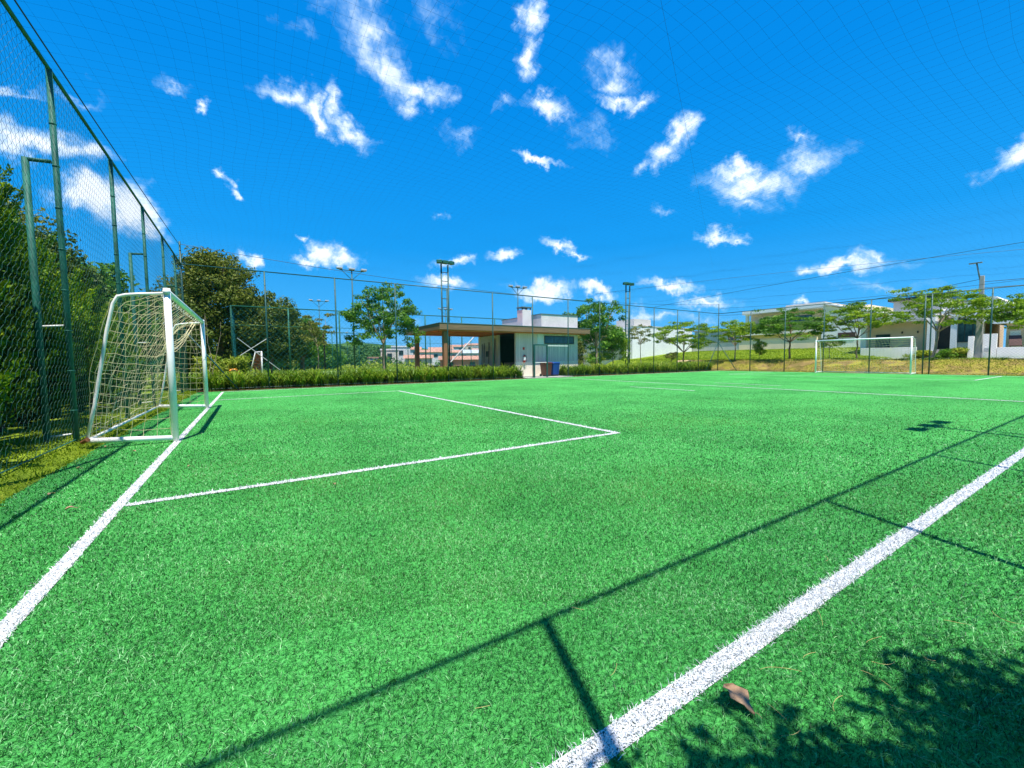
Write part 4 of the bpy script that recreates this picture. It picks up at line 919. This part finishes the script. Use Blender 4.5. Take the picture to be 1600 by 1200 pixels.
# orange barrel-like roller seen at the planting edge
ob = thing('water_drum', (-.62, 21.9, 0), 'orange drum lying among the plants at the far left corner', 'drum')
MB().tube([[-.62, 21.75, .62], [-.62, 21.8, .62], [-.62, 22.3, .62], [-.62, 22.35, .62]], [.2, .27, .27, .2], 16).build('drum', 'orange_paint', ob, smooth=True)
MB().box(-.78, -.46, 21.85, 22.25, 0, .37).build('stand', 'brown_metal', ob)

# ------------------------------------------------------------------ floodlights
floodlight(8.44, -.42, 7.45, 'tall floodlight pole beside the near fence that casts a lamp shadow', arm=.62, n=3)
floodlight(6.05, 29.7, 7.25, 'floodlight pole with white lamps rising out of the left leafy tree', arm=.78)
floodlight(19.45, 29.7, 7.2, 'floodlight pole with white lamps behind the kiosk chimney', arm=.72)
floodlight(6.9, 52, 8.0, 'small distant floodlight pole beside the thin sapling', arm=.85)
floodlight(22.4, 52, 7.9, 'small distant floodlight pole seen through the ladder mast over the pavilion', arm=.85)
floodlight(13.2, 70, 5.6, 'tiny floodlight pole far beyond the second court', arm=1.1)
def mast(x, y, H, label):
    r = thing('ladder_mast', (x, y, 0), label, 'mast', 'ladder shaped lighting masts')
    for s in (-.26, .26): MB().tube([[x + s, y, 0], [x + s, y, H]], .06, 8).build('rail', 'fence_paint_far', r, smooth=True)
    rg = 0
    for z in np.arange(.6, H, .62): MB().tube([[x - .26, y, z], [x + .26, y, z]], .028, 6).build('rung', 'fence_paint_far', r)
    for q in (-.42, 0, .48):
        MB().box(x + q - .2, x + q + .2, y - .25, y + .1, H + .02, H + .24, rz=q).build('lamp_head', 'fence_paint', r, bevel=.03)
mast(12.05, 27.95, 8.0, 'ladder shaped lighting mast rising behind the pavilion roof')
mast(30.45, 27.5, 8.0, 'ladder shaped lighting mast in front of the blue white house')

# ------------------------------------------------------------------ trees by the far fence
spreading_tree(6.35, 23.5, 0, 5.75, 2.1, 2.05, 'leafy green tree left of the pavilion with a pale slender trunk', 'mid_leaf', 'pale_bark', 105, 62, .17, cr=.33, gap=.45, trunk_r=.085, low=.25, flat=.55)
spreading_tree(3.05, 24, 0, 3.9, 1.9, .75, 'thin half bare sapling tied to a black stake behind the plants', 'sparse_leaf', 'pale_bark', 9, 45, .13, cr=.28, trunk_r=.035)
tag(MB().tube([[3.38, 24, 0], [3.36, 24, 2.6]], .035, 8).build('tree_stake', 'rubber'), 'black stake beside the half bare sapling', 'stake')
spreading_tree(24.0, 25, 0, 6.3, 2.0, 2.5, 'tall full tree just right of the kiosk', 'mid_leaf', 'pale_bark', 85, 80, .22, cr=.48, gap=.5, trunk_r=.1, low=.05, flat=.55)
spreading_tree(26.4, 25.5, 0, 4.1, 1.3, 1.4, 'smaller olive tree between the tall tree and the blue white house', 'feather_leaf', 'pale_bark', 50, 75, .17, cr=.4, trunk_r=.06, low=.1, flat=.5)
spreading_tree(20.9, 24.2, 0, 2.9, .9, .8, 'low brownish tree against the right end of the kiosk', 'sparse_leaf', 'bark', 26, 70, .16, cr=.35, trunk_r=.05, low=.1, flat=.6)
spreading_tree(28.4, 24, 0, 4.3, 2.4, .95, 'thin curved sapling in front of the blue white wall', 'sparse_leaf', 'pale_bark', 7, 45, .13, cr=.3, trunk_r=.035, lean=(-.25, 0))
spreading_tree(34.1, 24, .2, 4.5, 1.4, 2.8, 'spreading tree left of the far corner pole', 'feather_leaf', 'bark', 62, 85, .17, cr=.48, gap=.4, trunk_r=.075)
spreading_tree(31.6, 23.5, .1, 1.6, .7, .45, 'tiny reddish sapling behind the plants left of the corner', 'sparse_leaf', 'bark', 6, 40, .12, cr=.22, trunk_r=.02)
spreading_tree(37.3, 21, .75, 4.0, 1.4, 1.9, 'airy tree on the bank just right of the far corner pole', 'feather_leaf', 'pale_bark', 44, 70, .17, cr=.42, gap=.4, trunk_r=.06)
spreading_tree(38, 19.2, .82, 1.7, .4, .5, 'low bushy sapling on the lawn beyond the corner', 'feather_leaf', 'bark', 20, 50, .1, cr=.2, trunk_r=.02, flat=.8, gap=.4)
spreading_tree(38, 16.8, .82, 4.4, 1.5, 2.45, 'dark trunked round tree on the bank left of the distant goal', 'mid_leaf', 'bark', 80, 80, .16, cr=.42, gap=.3, trunk_r=.085)
spreading_tree(39, 12.6, .86, 4.3, 1.6, 2.4, 'spreading tree on the bank above the distant goal', 'feather_leaf', 'bark', 74, 70, .16, cr=.4, gap=.45, trunk_r=.07)
spreading_tree(38.6, 14.2, .86, 1.9, .9, .85, 'small umbrella shaped tree seen through the left part of the distant goal', 'feather_leaf', 'bark', 24, 70, .13, cr=.32, trunk_r=.03)
spreading_tree(39, 8.5, .87, 4.9, 1.8, 2.75, 'wide umbrella shaped tree in front of the house steps', 'feather_leaf', 'pale_bark', 90, 80, .16, cr=.42, gap=.35, trunk_r=.09, lean=(0, -.25))
spreading_tree(39.3, 3.6, .87, 4.1, 1.5, 2.8, 'tree reaching in from the right edge above the brown house', 'feather_leaf', 'bark', 70, 85, .18, cr=.48, gap=.3, trunk_r=.08)
# tree outside the near fence whose crown shades the lower right corner
spreading_tree(1.75, -2.42, 0, 3.9, 1.9, 1.05, 'right one of two trees outside the near fence, shading the lower right corner', 'mid_leaf', 'bark', 210, 130, .10, cr=.32, trunk_r=.07, lean=(-.2, .72), flat=.7, group='trees outside the near fence')
spreading_tree(.78, -2.15, 0, 3.8, 1.9, .78, 'left one of two trees outside the near fence, shading the bottom edge', 'mid_leaf', 'bark', 150, 130, .10, cr=.30, trunk_r=.06, lean=(-.05, .86), flat=.7, group='trees outside the near fence')

# ------------------------------------------------------------------ houses beyond the end fence
def win(parent, x, y0, y1, z0, z1, bars=1, face=-1, frame='dark_frame', th=.05, pane='glass'):
    mb = MB(); e = .06
    xa, xb = (x - th, x - .003)
    mb.box(xa, xb, y0, y1, z0, z0 + e).box(xa, xb, y0, y1, z1 - e, z1).box(xa + .002, xb, y0, y0 + e, z0 + e + .001, z1 - e - .001).box(xa + .002, xb, y1 - e, y1, z0 + e + .001, z1 - e - .001)
    for i in range(1, bars + 1):
        y = y0 + (y1 - y0) * i / (bars + 1); mb.box(xa + .004, xb, y - .025, y + .025, z0 + e + .001, z1 - e - .001)
    f = mb.build('window', frame, parent)
    MB().box(x - .02, x - .006, y0 + e + .001, y1 - e - .001, z0 + e + .001, z1 - e - .001).build('pane', pane, f)
ga = .86
# house A: dark cantilever roof, terrace behind a white wall
ha = thing('modern_house', (47, 11, ga), 'modern house with a dark entrance and big glazing behind the distant goal', 'house', 'houses beyond the end fence')
MB().box(48.2, 58, 8.0, 15.1, ga, 4.15).build('main_wall', 'warm_stucco', ha)
MB().box(46.3, 58, 10.65, 15.3, 3.95, 4.28).build('terrace_roof', 'dusk_stucco', ha)
MB().box(47.5, 47.9, 14.7, 15.1, ga, 3.94).build('wall_pier', 'blue_stucco', ha)
MB().box(47.3, 48.19, 10.2, 10.66, ga, 4.5).build('wall_pier', 'blue_stucco', ha)
MB().box(47.3, 48.19, 8.95, 9.3, ga, 4.2).build('wall_pier', 'blue_stucco', ha)
MB().box(48.0, 48.19, 9.32, 10.18, ga, 3.5).build('door', 'painted_dark_room', ha)
win(ha, 48.19, 13.2, 14.2, 1.6, 3.0, 1)
win(ha, 47.9, 7.95, 8.9, 1.95, 3.75, 1)
win(ha, 47.6, 7.7, 9.0, 2.1, 4.3, 2)
MB().box(47.603, 48.19, 7.6, 9.05, 1.2, 4.5).build('glazed_bay', 'dusk_stucco', ha)
MB().box(49, 57, 10.2, 13.3, 4.283, 5.9).build('upper_storey', 'dusk_stucco', ha)
MB().box(48.6, 57.4, 9.9, 13.6, 5.903, 6.15).build('upper_roof', 'dark_frame', ha)
# sloped white gable on the right
g_ = MB(); pts = [(7.0, 3.4), (10.0, 4.5), (7.9, 5.5), (7.0, 5.45), (6.0, 4.5), (6.0, 3.4)]
v = [[47.2, y, z] for y, z in pts] + [[56, y, z] for y, z in pts]; n_ = len(pts)
g_.add(v, [np.array([[i, (i + 1) % n_, (i + 1) % n_ + n_, i + n_] for i in range(n_)]), np.array([list(range(n_))[::-1]]), np.array([list(range(n_, 2 * n_))])]).build('gable', 'blue_stucco', ha)
MB().box(46.0, 46.18, 10.95, 14.6, ga, 1.78).build('terrace_wall', 'white_stucco', ha, bevel=.01)
rl = MB()
for z in (1.95, 2.15, 2.35, 2.55): rl.box(46.07, 46.1, 10.95, 14.0, z, z + .05)
rl.build('railing', 'grey_metal', ha)
for k_ in range(5): MB().box(46.2 + k_ * .3, 46.5 + k_ * .3, 9.6, 10.9, ga - .1, ga + .12 + k_ * .15).build('step', 'concrete', ha)
for y in (12.4, 11.4): MB().tube([[48.1, y, 3.0], [48.1, y, 3.18]], .06, 8).build('wall_lamp', 'dark_frame', ha)
# gatepost walls
gw = thing('boundary_wall', (45.8, 7.5, ga), 'white stepped boundary wall behind the concrete utility pole', 'wall')
MB().box(45.8, 46.0, 6.62, 7.6, ga, 2.62).build('wall_panel', 'white_stucco', gw, bevel=.01)
MB().box(45.8, 46.0, 7.75, 8.05, ga, 2.5).build('wall_panel', 'white_stucco', gw, bevel=.01)
MB().box(45.8, 46.0, 3.0, 6.6, ga, 1.62).build('wall_panel', 'white_stucco', gw, bevel=.01)
MB().box(45.74, 45.795, 6.95, 7.2, 1.3, 1.6).build('meter_box', 'lamp_metal', gw)
# house C at the right edge
hc = thing('brown_house', (48, 4.5, ga), 'brown house with a flat cream roof edge at the right edge', 'house', 'houses beyond the end fence')
MB().box(48, 58, -2, 6.5, ga, 3.6).build('main_wall', 'warm_stucco', hc)
MB().box(47.2, 58.2, -2.3, 6.9, 3.603, 4.0).build('roof', 'cream_stucco', hc, bevel=.02)
win(hc, 48, 5.15, 5.5, 2.1, 2.7, 0); win(hc, 48, 5.8, 6.3, 1.9, 2.85, 0, pane='white_paint', frame='white_paint')
car = thing('garden_chair', (47.2, 5.9, ga), 'folded dark red brown garden chair behind the low white wall', 'chair')
MB().slab([(47.1, 5.6, 1.75), (47.1, 6.2, 1.75), (47.5, 6.3, 2.5), (47.5, 5.7, 2.5)], .06).build('backrest', 'brown_metal', car)
MB().box(46.7, 47.3, 5.6, 6.2, 1.3, 1.38).build('seat', 'brown_metal', car)
for s in (5.62, 6.15): MB().tube([[46.8, s, ga], [46.8, s, 1.3]], .03, 6).build('leg', 'brown_metal', car); MB().tube([[47.3, s, ga], [47.2, s, 1.75]], .03, 6).build('leg', 'brown_metal', car)
# palm-like shrubs in the garden
for i, (x, y, s, lab) in enumerate(((46.0, 8.5, .9, 'low green fan leaved shrub in front of the glazed bay'), (45.8, 9.2, .8, 'low green fan leaved shrub beside the house steps'), (46.2, 10.75, .8, 'upright grassy shrub at the end of the white terrace wall'))):
    r = thing('garden_shrub', (x, y, ga), lab, 'shrub', 'shrubs in the house garden')
    mb = MB(); leaves(mb, np.column_stack([rng.normal(x, .3, 22), rng.normal(y, .32, 22), ga + rng.uniform(.1, .75, 22) * s]), (.3, .3, .15), 45, .28, .25, .4); mb.build('foliage', 'bright_leaf' if i != 1 else 'mid_leaf', r)
# utility pole
up = thing('utility_pole', (41, 6.7, .85), 'concrete utility pole with a thin lamp mast on top, right of the umbrella tree', 'pole')
MB().add([[40.82, 6.52, .5], [41.18, 6.52, .5], [41.18, 6.88, .5], [40.82, 6.88, .5], [40.9, 6.62, 6.3], [41.1, 6.62, 6.3], [41.1, 6.82, 6.3], [40.9, 6.82, 6.3]], np.array([[0, 3, 2, 1], [4, 5, 6, 7], [0, 1, 5, 4], [1, 2, 6, 5], [2, 3, 7, 6], [3, 0, 4, 7]])).build('shaft', 'concrete', up, bevel=.015)
MB().tube([[41, 6.8, 6.0], [41, 7.0, 7.15]], .04, 8).build('lamp_mast', 'grey_metal', up, smooth=True)
MB().box(40.9, 41.1, 6.75, 7.35, 7.15, 7.22).build('lamp_head', 'grey_metal', up, bevel=.01)
MB().box(40.78, 40.88, 6.64, 6.8, 4.75, 5.05).build('junction_box', 'dark_frame', up)
for dz in (5.9, 5.5): tag(MB().tube(sag((41, 6.7, dz), (41, -22, dz + .3), .4), .016, 5).build('power_line', 'cable'), 'power line leaving the utility pole towards the right edge' if dz > 5.7 else 'lower power line leaving the utility pole towards the right edge', 'wire')
tag(MB().tube(sag((41, 6.7, 6.1), (42.5, 26, 5.6), .5), .014, 5).build('power_line', 'cable'), 'power line leaving the utility pole to the left over the trees', 'wire')

# long garden wall and beige house with a balcony
wb = thing('garden_wall', (56, 28, 1.5), 'long beige garden wall along the top of the sloping lawn', 'wall')
MB().box(56, 56.25, 21.9, 31.0, .8, 3.35).build('wall_panel', 'beige_stucco', wb)
MB().box(55.93, 56.3, 21.9, 31.0, 3.352, 3.42).build('coping', 'concrete', wb)
wg = thing('garden_wall', (56, 36, 1.5), 'grey garden wall left of the beige one, behind the corner pole', 'wall')
MB().box(56.05, 56.3, 31.02, 38.4, .5, 3.2).build('wall_panel', 'dusk_stucco', wg)
MB().box(55.98, 56.35, 31.02, 38.4, 3.202, 3.27).build('coping', 'dark_frame', wg)
hg = thing('grey_house', (62, 37, 1.5), 'low grey house behind the grey garden wall', 'house', 'houses beyond the end fence')
MB().box(61, 68, 33.5, 41, .8, 5.2).build('main_wall', 'dusk_stucco', hg)
MB().box(60.8, 68.2, 33.3, 41.2, 5.203, 5.4).build('roof', 'concrete', hg)
win(hg, 61, 34.2, 35.4, 3.6, 4.6, 1)
hb_ = thing('beige_house', (62, 26, 1.5), 'two storey beige house with a glass balcony behind the garden wall', 'house', 'houses beyond the end fence')
MB().box(62.8, 72, 19.2, 33.0, 1, 7.2).build('main_wall', 'beige_stucco', hb_)
MB().box(61.0, 72.5, 22.9, 33.4, 7.203, 7.75).build('roof', 'white_stucco', hb_)
MB().box(63.0, 72.3, 23.9, 28.5, 7.753, 8.15).build('upper_roof', 'concrete', hb_)
MB().box(61.0, 62.79, 23.0, 33.2, 4.2, 4.55).build('balcony', 'cream_stucco', hb_)
MB().box(61.05, 61.1, 23.1, 33.1, 4.56, 5.75).build('balcony_glass', 'court_floor', hb_)
MB().box(61.2, 61.5, 32.6, 33.0, 4.56, 7.2).build('pillar', 'cream_stucco', hb_)
win(hb_, 62.79, 29.2, 31.8, 4.6, 6.6, 2)
win(hb_, 62.79, 25.2, 27.4, 4.6, 6.6, 2)
# cream house with sloped roof right of it
hd = thing('cream_house', (58, 18.5, 1.5), 'cream house with a sloping white roof left of the distant goal', 'house', 'houses beyond the end fence')
MB().box(57, 66, 15.8, 21.85, .9, 4.9).build('main_wall', 'white_stucco', hd)
pts = [(21.9, 4.9), (21.9, 7.2), (19.6, 6.4), (15.7, 5.3), (15.7, 4.9)]
v = [[57.4, y, z] for y, z in pts] + [[66, y, z] for y, z in pts]; n_ = len(pts)
MB().add(v, [np.array([[i, (i + 1) % n_, (i + 1) % n_ + n_, i + n_] for i in range(n_)]), np.array([list(range(n_))[::-1]]), np.array([list(range(n_, 2 * n_))])]).build('gable', 'cream_stucco', hd)
MB().slab([(57.0, 22.0, 7.28), (57.0, 15.4, 5.25), (66.3, 15.4, 5.25), (66.3, 22.0, 7.28)], .16).build('roof', 'white_stucco', hd)
MB().box(56.93, 56.997, 18.6, 20.2, 3.2, 3.75).build('timber_slot', 'brown_metal', hd)
win(hd, 57, 16.4, 17.6, 2.9, 3.9, 1, frame='white_paint')
# blue white house behind the plants, its big blank wall facing the pitch
hw = thing('blue_white_house', (50, 40, .5), 'large house with a blank blue white wall left of the corner pole', 'house', 'houses beyond the end fence')
MB().box(43.0, 55.9, 38, 46, -.4, 5.35).build('main_wall', 'blue_stucco', hw)
MB().box(42.94, 55.97, 37.94, 46.1, 5.352, 5.45).build('parapet_cap', 'dusk_stucco', hw)
MB().box(44.2, 47.6, 38.8, 42, 5.453, 6.45).build('water_tank_room', 'dusk_stucco', hw)
MB().box(36.3, 42.93, 40.2, 46, -.4, 2.35).build('entrance_block', 'cream_stucco', hw)
MB().box(35.5, 42.93, 38.6, 46, 4.35, 4.95).build('entrance_canopy', 'dusk_stucco', hw)
MB().box(37.5, 42.93, 40.6, 46, 2.353, 4.347).build('upper_block', 'dusk_stucco', hw)
MB().box(38.0, 41.0, 40.14, 40.197, .9, 2.1).build('garage_window', 'glass', hw)
MB().box(39.5, 41.8, 40.5, 40.597, 2.7, 4.0).build('upper_window', 'glass', hw)
MB().box(42.5, 42.93, 38.7, 38.95, -.4, 4.347).build('entrance_pier', 'white_stucco', hw)
h5 = thing('white_house', (34, 42, 0), 'white house with a balcony half hidden behind the tall tree', 'house', 'houses beyond the end fence')
MB().box(29.8, 35.4, 41, 47, -.3, 3.0).build('main_wall', 'white_stucco', h5)
MB().box(29.4, 35.6, 40.2, 47.2, 1.35, 1.6).build('balcony', 'white_stucco', h5)
MB().box(29.5, 35.7, 40.5, 47.2, 3.003, 3.3).build('roof', 'concrete', h5)
MB().box(31.5, 34.8, 40.93, 40.997, 1.65, 2.7).build('glazing', 'glass', h5)
MB().box(29.9, 35.3, 40.9, 40.995, -.3, 1.2).build('garage_shade_panel', 'painted_dark_room', h5)  # solid dark slab on the wall, painted as the shade of an opening
# yellow leaved shrub in front of it
ys_ = thing('yellow_shrub', (29.2, 30.6, 0), 'yellow leaved garden shrub between the tall tree and the mast', 'shrub')
mb = MB(); leaves(mb, np.column_stack([rng.normal(29.3, .5, 24), rng.normal(31, .3, 24), rng.uniform(.3, 1.7, 24)]), (.3, .3, .25), 40, .3, .22, .4); mb.build('foliage', 'bright_leaf', ys_)

# ------------------------------------------------------------------ distance: hills, wood, town
def hill(name, cx, cy, rx, ry, H, z0, mat):
    n = 40; xs = np.linspace(-1, 1, n); X, Y = np.meshgrid(xs, xs, indexing='ij'); R2 = np.sqrt(X ** 2 + Y ** 2)
    Z = z0 + H * np.clip(1 - R2, 0, 1) ** 1.1 * (1 + .15 * np.sin(X * 7 + cx) * np.sin(Y * 5)) + H * .04 * rng.random(X.shape) * (R2 < .95)
    V = np.stack([cx + X * rx, cy + Y * ry, Z], -1).reshape(-1, 3); i = np.arange(n - 1)[:, None] * n; j = np.arange(n - 1)[None]
    F = np.stack([i + j, i + n + j, i + n + j + 1, i + j + 1], -1).reshape(-1, 4)
    return structure(MB().add(V, F, np.repeat(rng.random(n * n), 1)).build(name, mat, smooth=True))
hill('hill', 60, 300, 170, 110, 17, -3.2, 'wood_leaf')
hill('hill', 190, 300, 150, 110, 16, -3.2, 'wood_leaf')
hill('hill', -40, 260, 120, 90, 14, -3.2, 'wood_leaf')
# wood of many crowns left of the town
mb = MB(); n = 330
az = rng.uniform(-.03, .27, n); rr = rng.uniform(95, 165, n); C = np.column_stack([rr * np.sin(az), rr * np.cos(az), np.zeros(n)])
C[:, 2] = ground_h(C[:, 0], C[:, 1]) + rng.uniform(1, 3.2, n) + (rr - 95) / 70 * 5.4
for k_ in range(3): leaves(mb, C + rng.normal(0, 1.2, C.shape) * [1, 1, .5], (2.6, 2.6, 1.9), 60, .85, .6, .5)
tag(mb.build('distant_wood', 'wood_leaf'), 'far off dark green wood left of the town', 'wood', kind='stuff')
mb = MB(); n = 70; az = rng.uniform(.10, .36, n); rr = rng.uniform(74, 92, n)
C = np.column_stack([rr * np.sin(az), rr * np.cos(az), np.zeros(n)]); C[:, 2] = ground_h(C[:, 0], C[:, 1]) + rng.uniform(-.4, 1.2, n)
leaves(mb, C, (2.6, 2.2, .9), 110, .5, .5, .5)
tag(mb.build('distant_scrub', 'bright_leaf'), 'pale green scrub in front of the far off wood', 'scrub', kind='stuff')
# town houses
def town_house(az, dist, wd_, dp, h_, zb, wall, roofm, label, pitched=True, rot=None):
    x, y = dist * math.sin(az), dist * math.cos(az); rz = -az if rot is None else rot
    r = thing('town_house', (x, y, zb), label, 'house', 'houses of the town beyond the second court')
    MB().box(x - wd_ / 2, x + wd_ / 2, y - dp / 2, y + dp / 2, zb - 2, zb + h_, rz=rz).build('wall', wall, r)
    c_, s_ = math.cos(rz), math.sin(rz); T_ = lambda a, b_, z: (x + a * c_ - b_ * s_, y + a * s_ + b_ * c_, z)
    if pitched:
        e = .4; a_, b_ = wd_ / 2 + e, dp / 2 + e; z0 = zb + h_ + .02; z1 = z0 + dp * .2
        V = [T_(-a_, -b_, z0), T_(a_, -b_, z0), T_(a_, b_, z0), T_(-a_, b_, z0), T_(-a_, 0, z1), T_(a_, 0, z1)]
        MB().add(V, [np.array([[0, 1, 5, 4], [2, 3, 4, 5], [3, 2, 1, 0]]), np.array([[1, 2, 5], [3, 0, 4]])]).build('roof', roofm, r)
    else: MB().box(x - wd_ / 2 - .15, x + wd_ / 2 + .15, y - dp / 2 - .15, y + dp / 2 + .15, zb + h_ + .02, zb + h_ + .35, rz=rz).build('roof', roofm, r)
    nw = max(1, int(wd_ / 3.2))
    for i in range(nw):
        a = -wd_ / 2 + wd_ * (i + .5) / nw; w_ = MB(); P0 = [T_(a - .55, -dp / 2 - .05, zb + h_ * .4), T_(a + .55, -dp / 2 - .05, zb + h_ * .4), T_(a + .55, -dp / 2 - .05, zb + h_ * .75), T_(a - .55, -dp / 2 - .05, zb + h_ * .75)]
        w_.slab(P0, .04).build('window', 'dark_frame', r)
azp = lambda px: math.atan((px - 800) / 645.5) + math.atan2(.533, .844)
TH = [(592, 100, 4.5, 3.5, 2.1, -.4, 'far_white', 'far_roof', 0, 'small white house at the left end of the town, behind the slender tree'),
      (610, 104, 4, 4, 3.0, .6, 'far_cream', 'far_white', 0, 'tall cream house block behind the slender tree'),
      (628, 110, 4.5, 4, 3.2, 1.3, 'far_white', 'far_white', 0, 'highest white house in the left part of the town'),
      (655, 98, 6, 4, 1.8, -.2, 'far_cream', 'far_roof', 1, 'cream house with brown roof left of the pavilion posts'),
      (672, 122, 7, 4, 2.2, 1.2, 'far_white', 'far_roof', 1, 'white house above the brown roofed one'),
      (700, 130, 8, 4, 2.4, 1.0, 'far_white', 'far_roof', 1, 'white house left of the front pavilion post'),
      (722, 90, 9, 4, 2.2, -1.0, 'far_brick', 'far_roof', 1, 'wide terracotta building seen under the pavilion roof'),
      (735, 140, 14, 6, 2.4, .9, 'far_white', 'far_grey_roof', 1, 'long pale hall behind the terracotta building'),
      (760, 150, 10, 5, 2.6, 1.6, 'far_cream', 'far_roof', 1, 'cream house right of the long pale hall'),
      (690, 165, 9, 5, 2.6, 2.6, 'far_cream', 'far_roof', 1, 'cream hillside house above the left pavilion post'),
      (712, 190, 9, 5, 2.8, 4.2, 'far_white', 'far_roof', 1, 'white hillside house between the pavilion posts'),
      (728, 205, 8, 5, 2.8, 5.2, 'far_cream', 'far_roof', 0, 'cream hillside house high between the pavilion posts'),
      (742, 215, 9, 5, 3.0, 5.6, 'far_white', 'far_roof', 1, 'highest white hillside house under the pavilion roof'),
      (752, 185, 7, 5, 2.8, 4.0, 'far_white', 'far_grey_roof', 0, 'white flat roofed hillside house near the kiosk'),
      (768, 200, 9, 5, 2.6, 4.6, 'far_cream', 'far_roof', 1, 'cream hillside house nearest the kiosk wall'),
      (640, 150, 8, 5, 2.6, 2.3, 'far_white', 'far_roof', 1, 'white hillside house above the left part of the town')]
for (px, d_, a, b_, h_, zb, wl_, rf, pit, lab) in TH: town_house(azp(px), d_, a, b_, h_, zb, wl_, rf, lab, bool(pit))
mb = MB(); n = 90; az = rng.uniform(azp(600), azp(790), n); rr = rng.uniform(105, 230, n)
C = np.column_stack([rr * np.sin(az), rr * np.cos(az), np.interp(rr, [100, 150, 230], [-1.2, 1.6, 5.2])])
leaves(mb, C, (3.0, 3.0, 1.3), 70, .8, .6, .5)
tag(mb.build('town_greenery', 'wood_leaf'), 'scattered green crowns between the houses of the town', 'greenery', kind='stuff')
